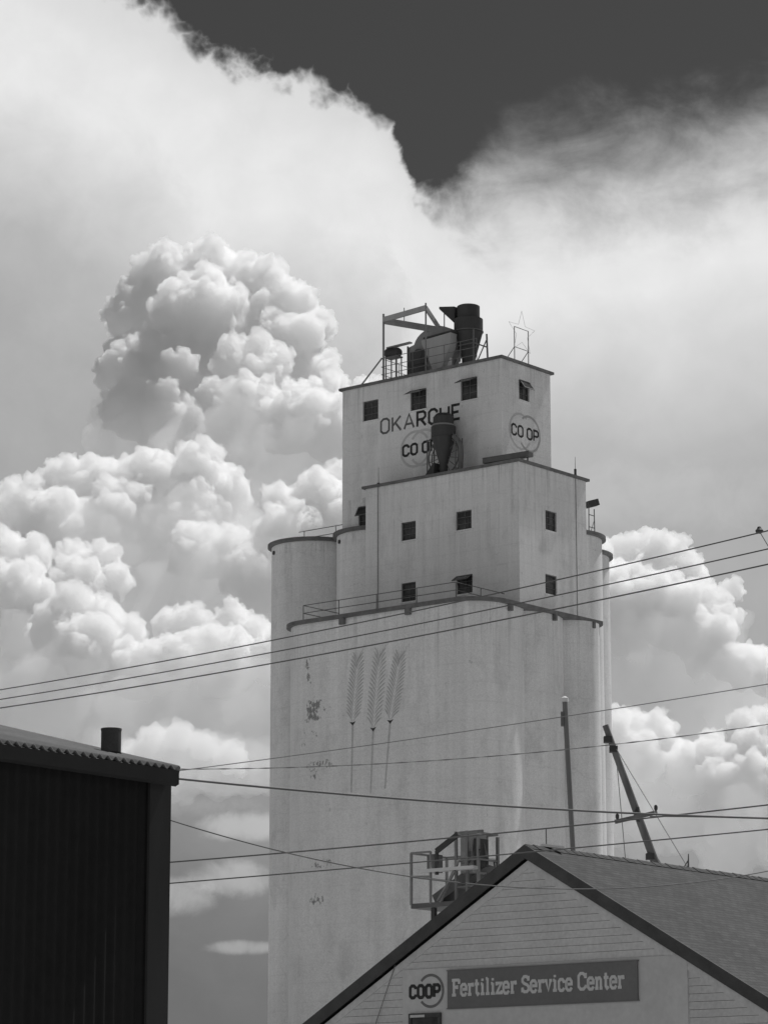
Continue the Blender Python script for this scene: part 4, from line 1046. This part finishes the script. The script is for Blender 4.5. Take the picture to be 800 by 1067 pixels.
# tall tower at left
cumulus([(168, 300, 44, 0), (140, 330, 36, 10), (132, 385, 34, 15), (135, 425, 32, 15), (175, 440, 45, 5), (226, 290, 42, 5), (272, 302, 38, 0), (308, 320, 30, 0), (334, 338, 20, 0), (215, 350, 70, 10), (180, 400, 60, 10), (300, 360, 42, 5), (330, 400, 35, 20)], 3700, 3,
        [(150, 475, 55, 30), (200, 490, 60, 20), (250, 480, 60, 20), (130, 445, 36, 30)])
cumulus([(243, 364, 18, 0), (268, 360, 18, 0), (290, 374, 18, 0), (240, 388, 24, 0), (272, 392, 30, 0), (232, 418, 28, 0), (262, 422, 36, 0), (335, 418, 28, 10), (348, 402, 18, 10), (305, 440, 40, 0), (345, 450, 40, 10), (390, 430, 40, 20)], 3350, 5,
        [(250, 470, 60, -20), (310, 480, 60, -20), (370, 480, 60, 0), (200, 480, 50, 0)])
cumulus([(25, 530, 34, 0), (70, 508, 34, 0), (112, 508, 38, 0), (160, 500, 40, -10), (205, 498, 40, -10), (238, 512, 28, -5), (128, 550, 50, 0), (60, 560, 50, 0), (205, 540, 45, 0), (-30, 545, 45, 0), (-80, 560, 50, 0)], 3000, 7,
        [(30, 580, 60, -20), (110, 580, 70, -30), (190, 570, 65, -30), (240, 560, 45, -10), (-40, 590, 60, 0), (150, 620, 60, 0), (60, 620, 60, 0)])
cumulus([(336, 522, 36, 0), (352, 500, 22, 0), (292, 525, 24, 0), (305, 560, 40, 0), (360, 550, 45, 0), (250, 580, 35, 10), (205, 578, 32, 10), (420, 520, 50, 10), (270, 610, 40, 5)], 2900, 9,
        [(300, 600, 60, -20), (240, 620, 60, -20), (350, 600, 60, 0), (200, 630, 50, 0)])
cumulus([(4, 572, 26, 0), (32, 582, 26, 0), (20, 620, 40, 0), (-30, 600, 45, 5), (76, 582, 22, 0), (106, 586, 24, 0), (122, 606, 20, 0), (85, 620, 40, 5), (-60, 640, 50, 0), (30, 650, 45, 5)], 2700, 11,
        [(20, 690, 60, -20), (90, 680, 60, -10), (-40, 690, 70, 0), (40, 720, 60, 0)])
cumulus([(74, 632, 27, 0), (108, 646, 28, 0), (134, 664, 24, 0), (58, 660, 32, 0), (95, 680, 40, 0), (178, 655, 24, 0), (200, 648, 22, 0), (214, 672, 22, 0), (180, 690, 34, 0), (242, 650, 24, 10), (264, 664, 24, 10), (282, 690, 28, 10), (235, 695, 40, 5), (140, 700, 36, 0), (320, 680, 40, 15)], 2400, 13,
        [(60, 730, 60, -20), (130, 740, 60, -20), (210, 730, 65, -20), (270, 740, 60, -10), (160, 780, 50, 0), (330, 740, 60, 0)])
cumulus([(160, 775, 22, 0), (186, 768, 18, 0), (212, 778, 18, 0), (140, 792, 20, 0), (240, 790, 20, 0)], 2250, 15,
        [(150, 800, 34, 0), (190, 795, 40, 0), (230, 800, 36, 0), (270, 800, 30, 0), (120, 800, 34, 0)], .08)
# right side masses
cumulus([(690, 588, 38, 0), (654, 590, 34, 0), (716, 604, 28, 0), (700, 640, 46, 0), (645, 640, 50, 0), (600, 620, 60, 0), (744, 632, 20, 0), (763, 616, 15, 0), (754, 645, 20, 0), (735, 670, 36, 5), (775, 694, 28, 5), (802, 704, 28, 5), (845, 715, 40, 5)], 3300, 17,
        [(660, 690, 70, -20), (720, 700, 60, -20), (610, 690, 60, 0), (770, 735, 50, -10), (820, 740, 60, 0), (690, 740, 60, 0)])
cumulus([(654, 762, 26, 0), (684, 764, 24, 0), (703, 782, 18, 0), (668, 790, 32, 0), (630, 780, 40, 0), (776, 762, 24, 0), (802, 757, 25, 0), (835, 770, 35, 0), (788, 790, 36, 0), (742, 792, 28, 0), (718, 806, 28, 0), (770, 820, 40, 0), (850, 820, 60, 0)], 2700, 19,
        [(660, 830, 55, -20), (710, 840, 50, -20), (770, 850, 60, -20), (830, 850, 60, 0), (620, 830, 60, 0)])

# ------------------------------------------------------------------ render settings
sc.cycles.volume_bounces = 40; sc.cycles.max_bounces = 48; sc.cycles.transparent_max_bounces = 16
sc.view_settings.view_transform = 'Standard'; sc.view_settings.look = 'None'; sc.view_settings.exposure = .26; sc.view_settings.gamma = 1
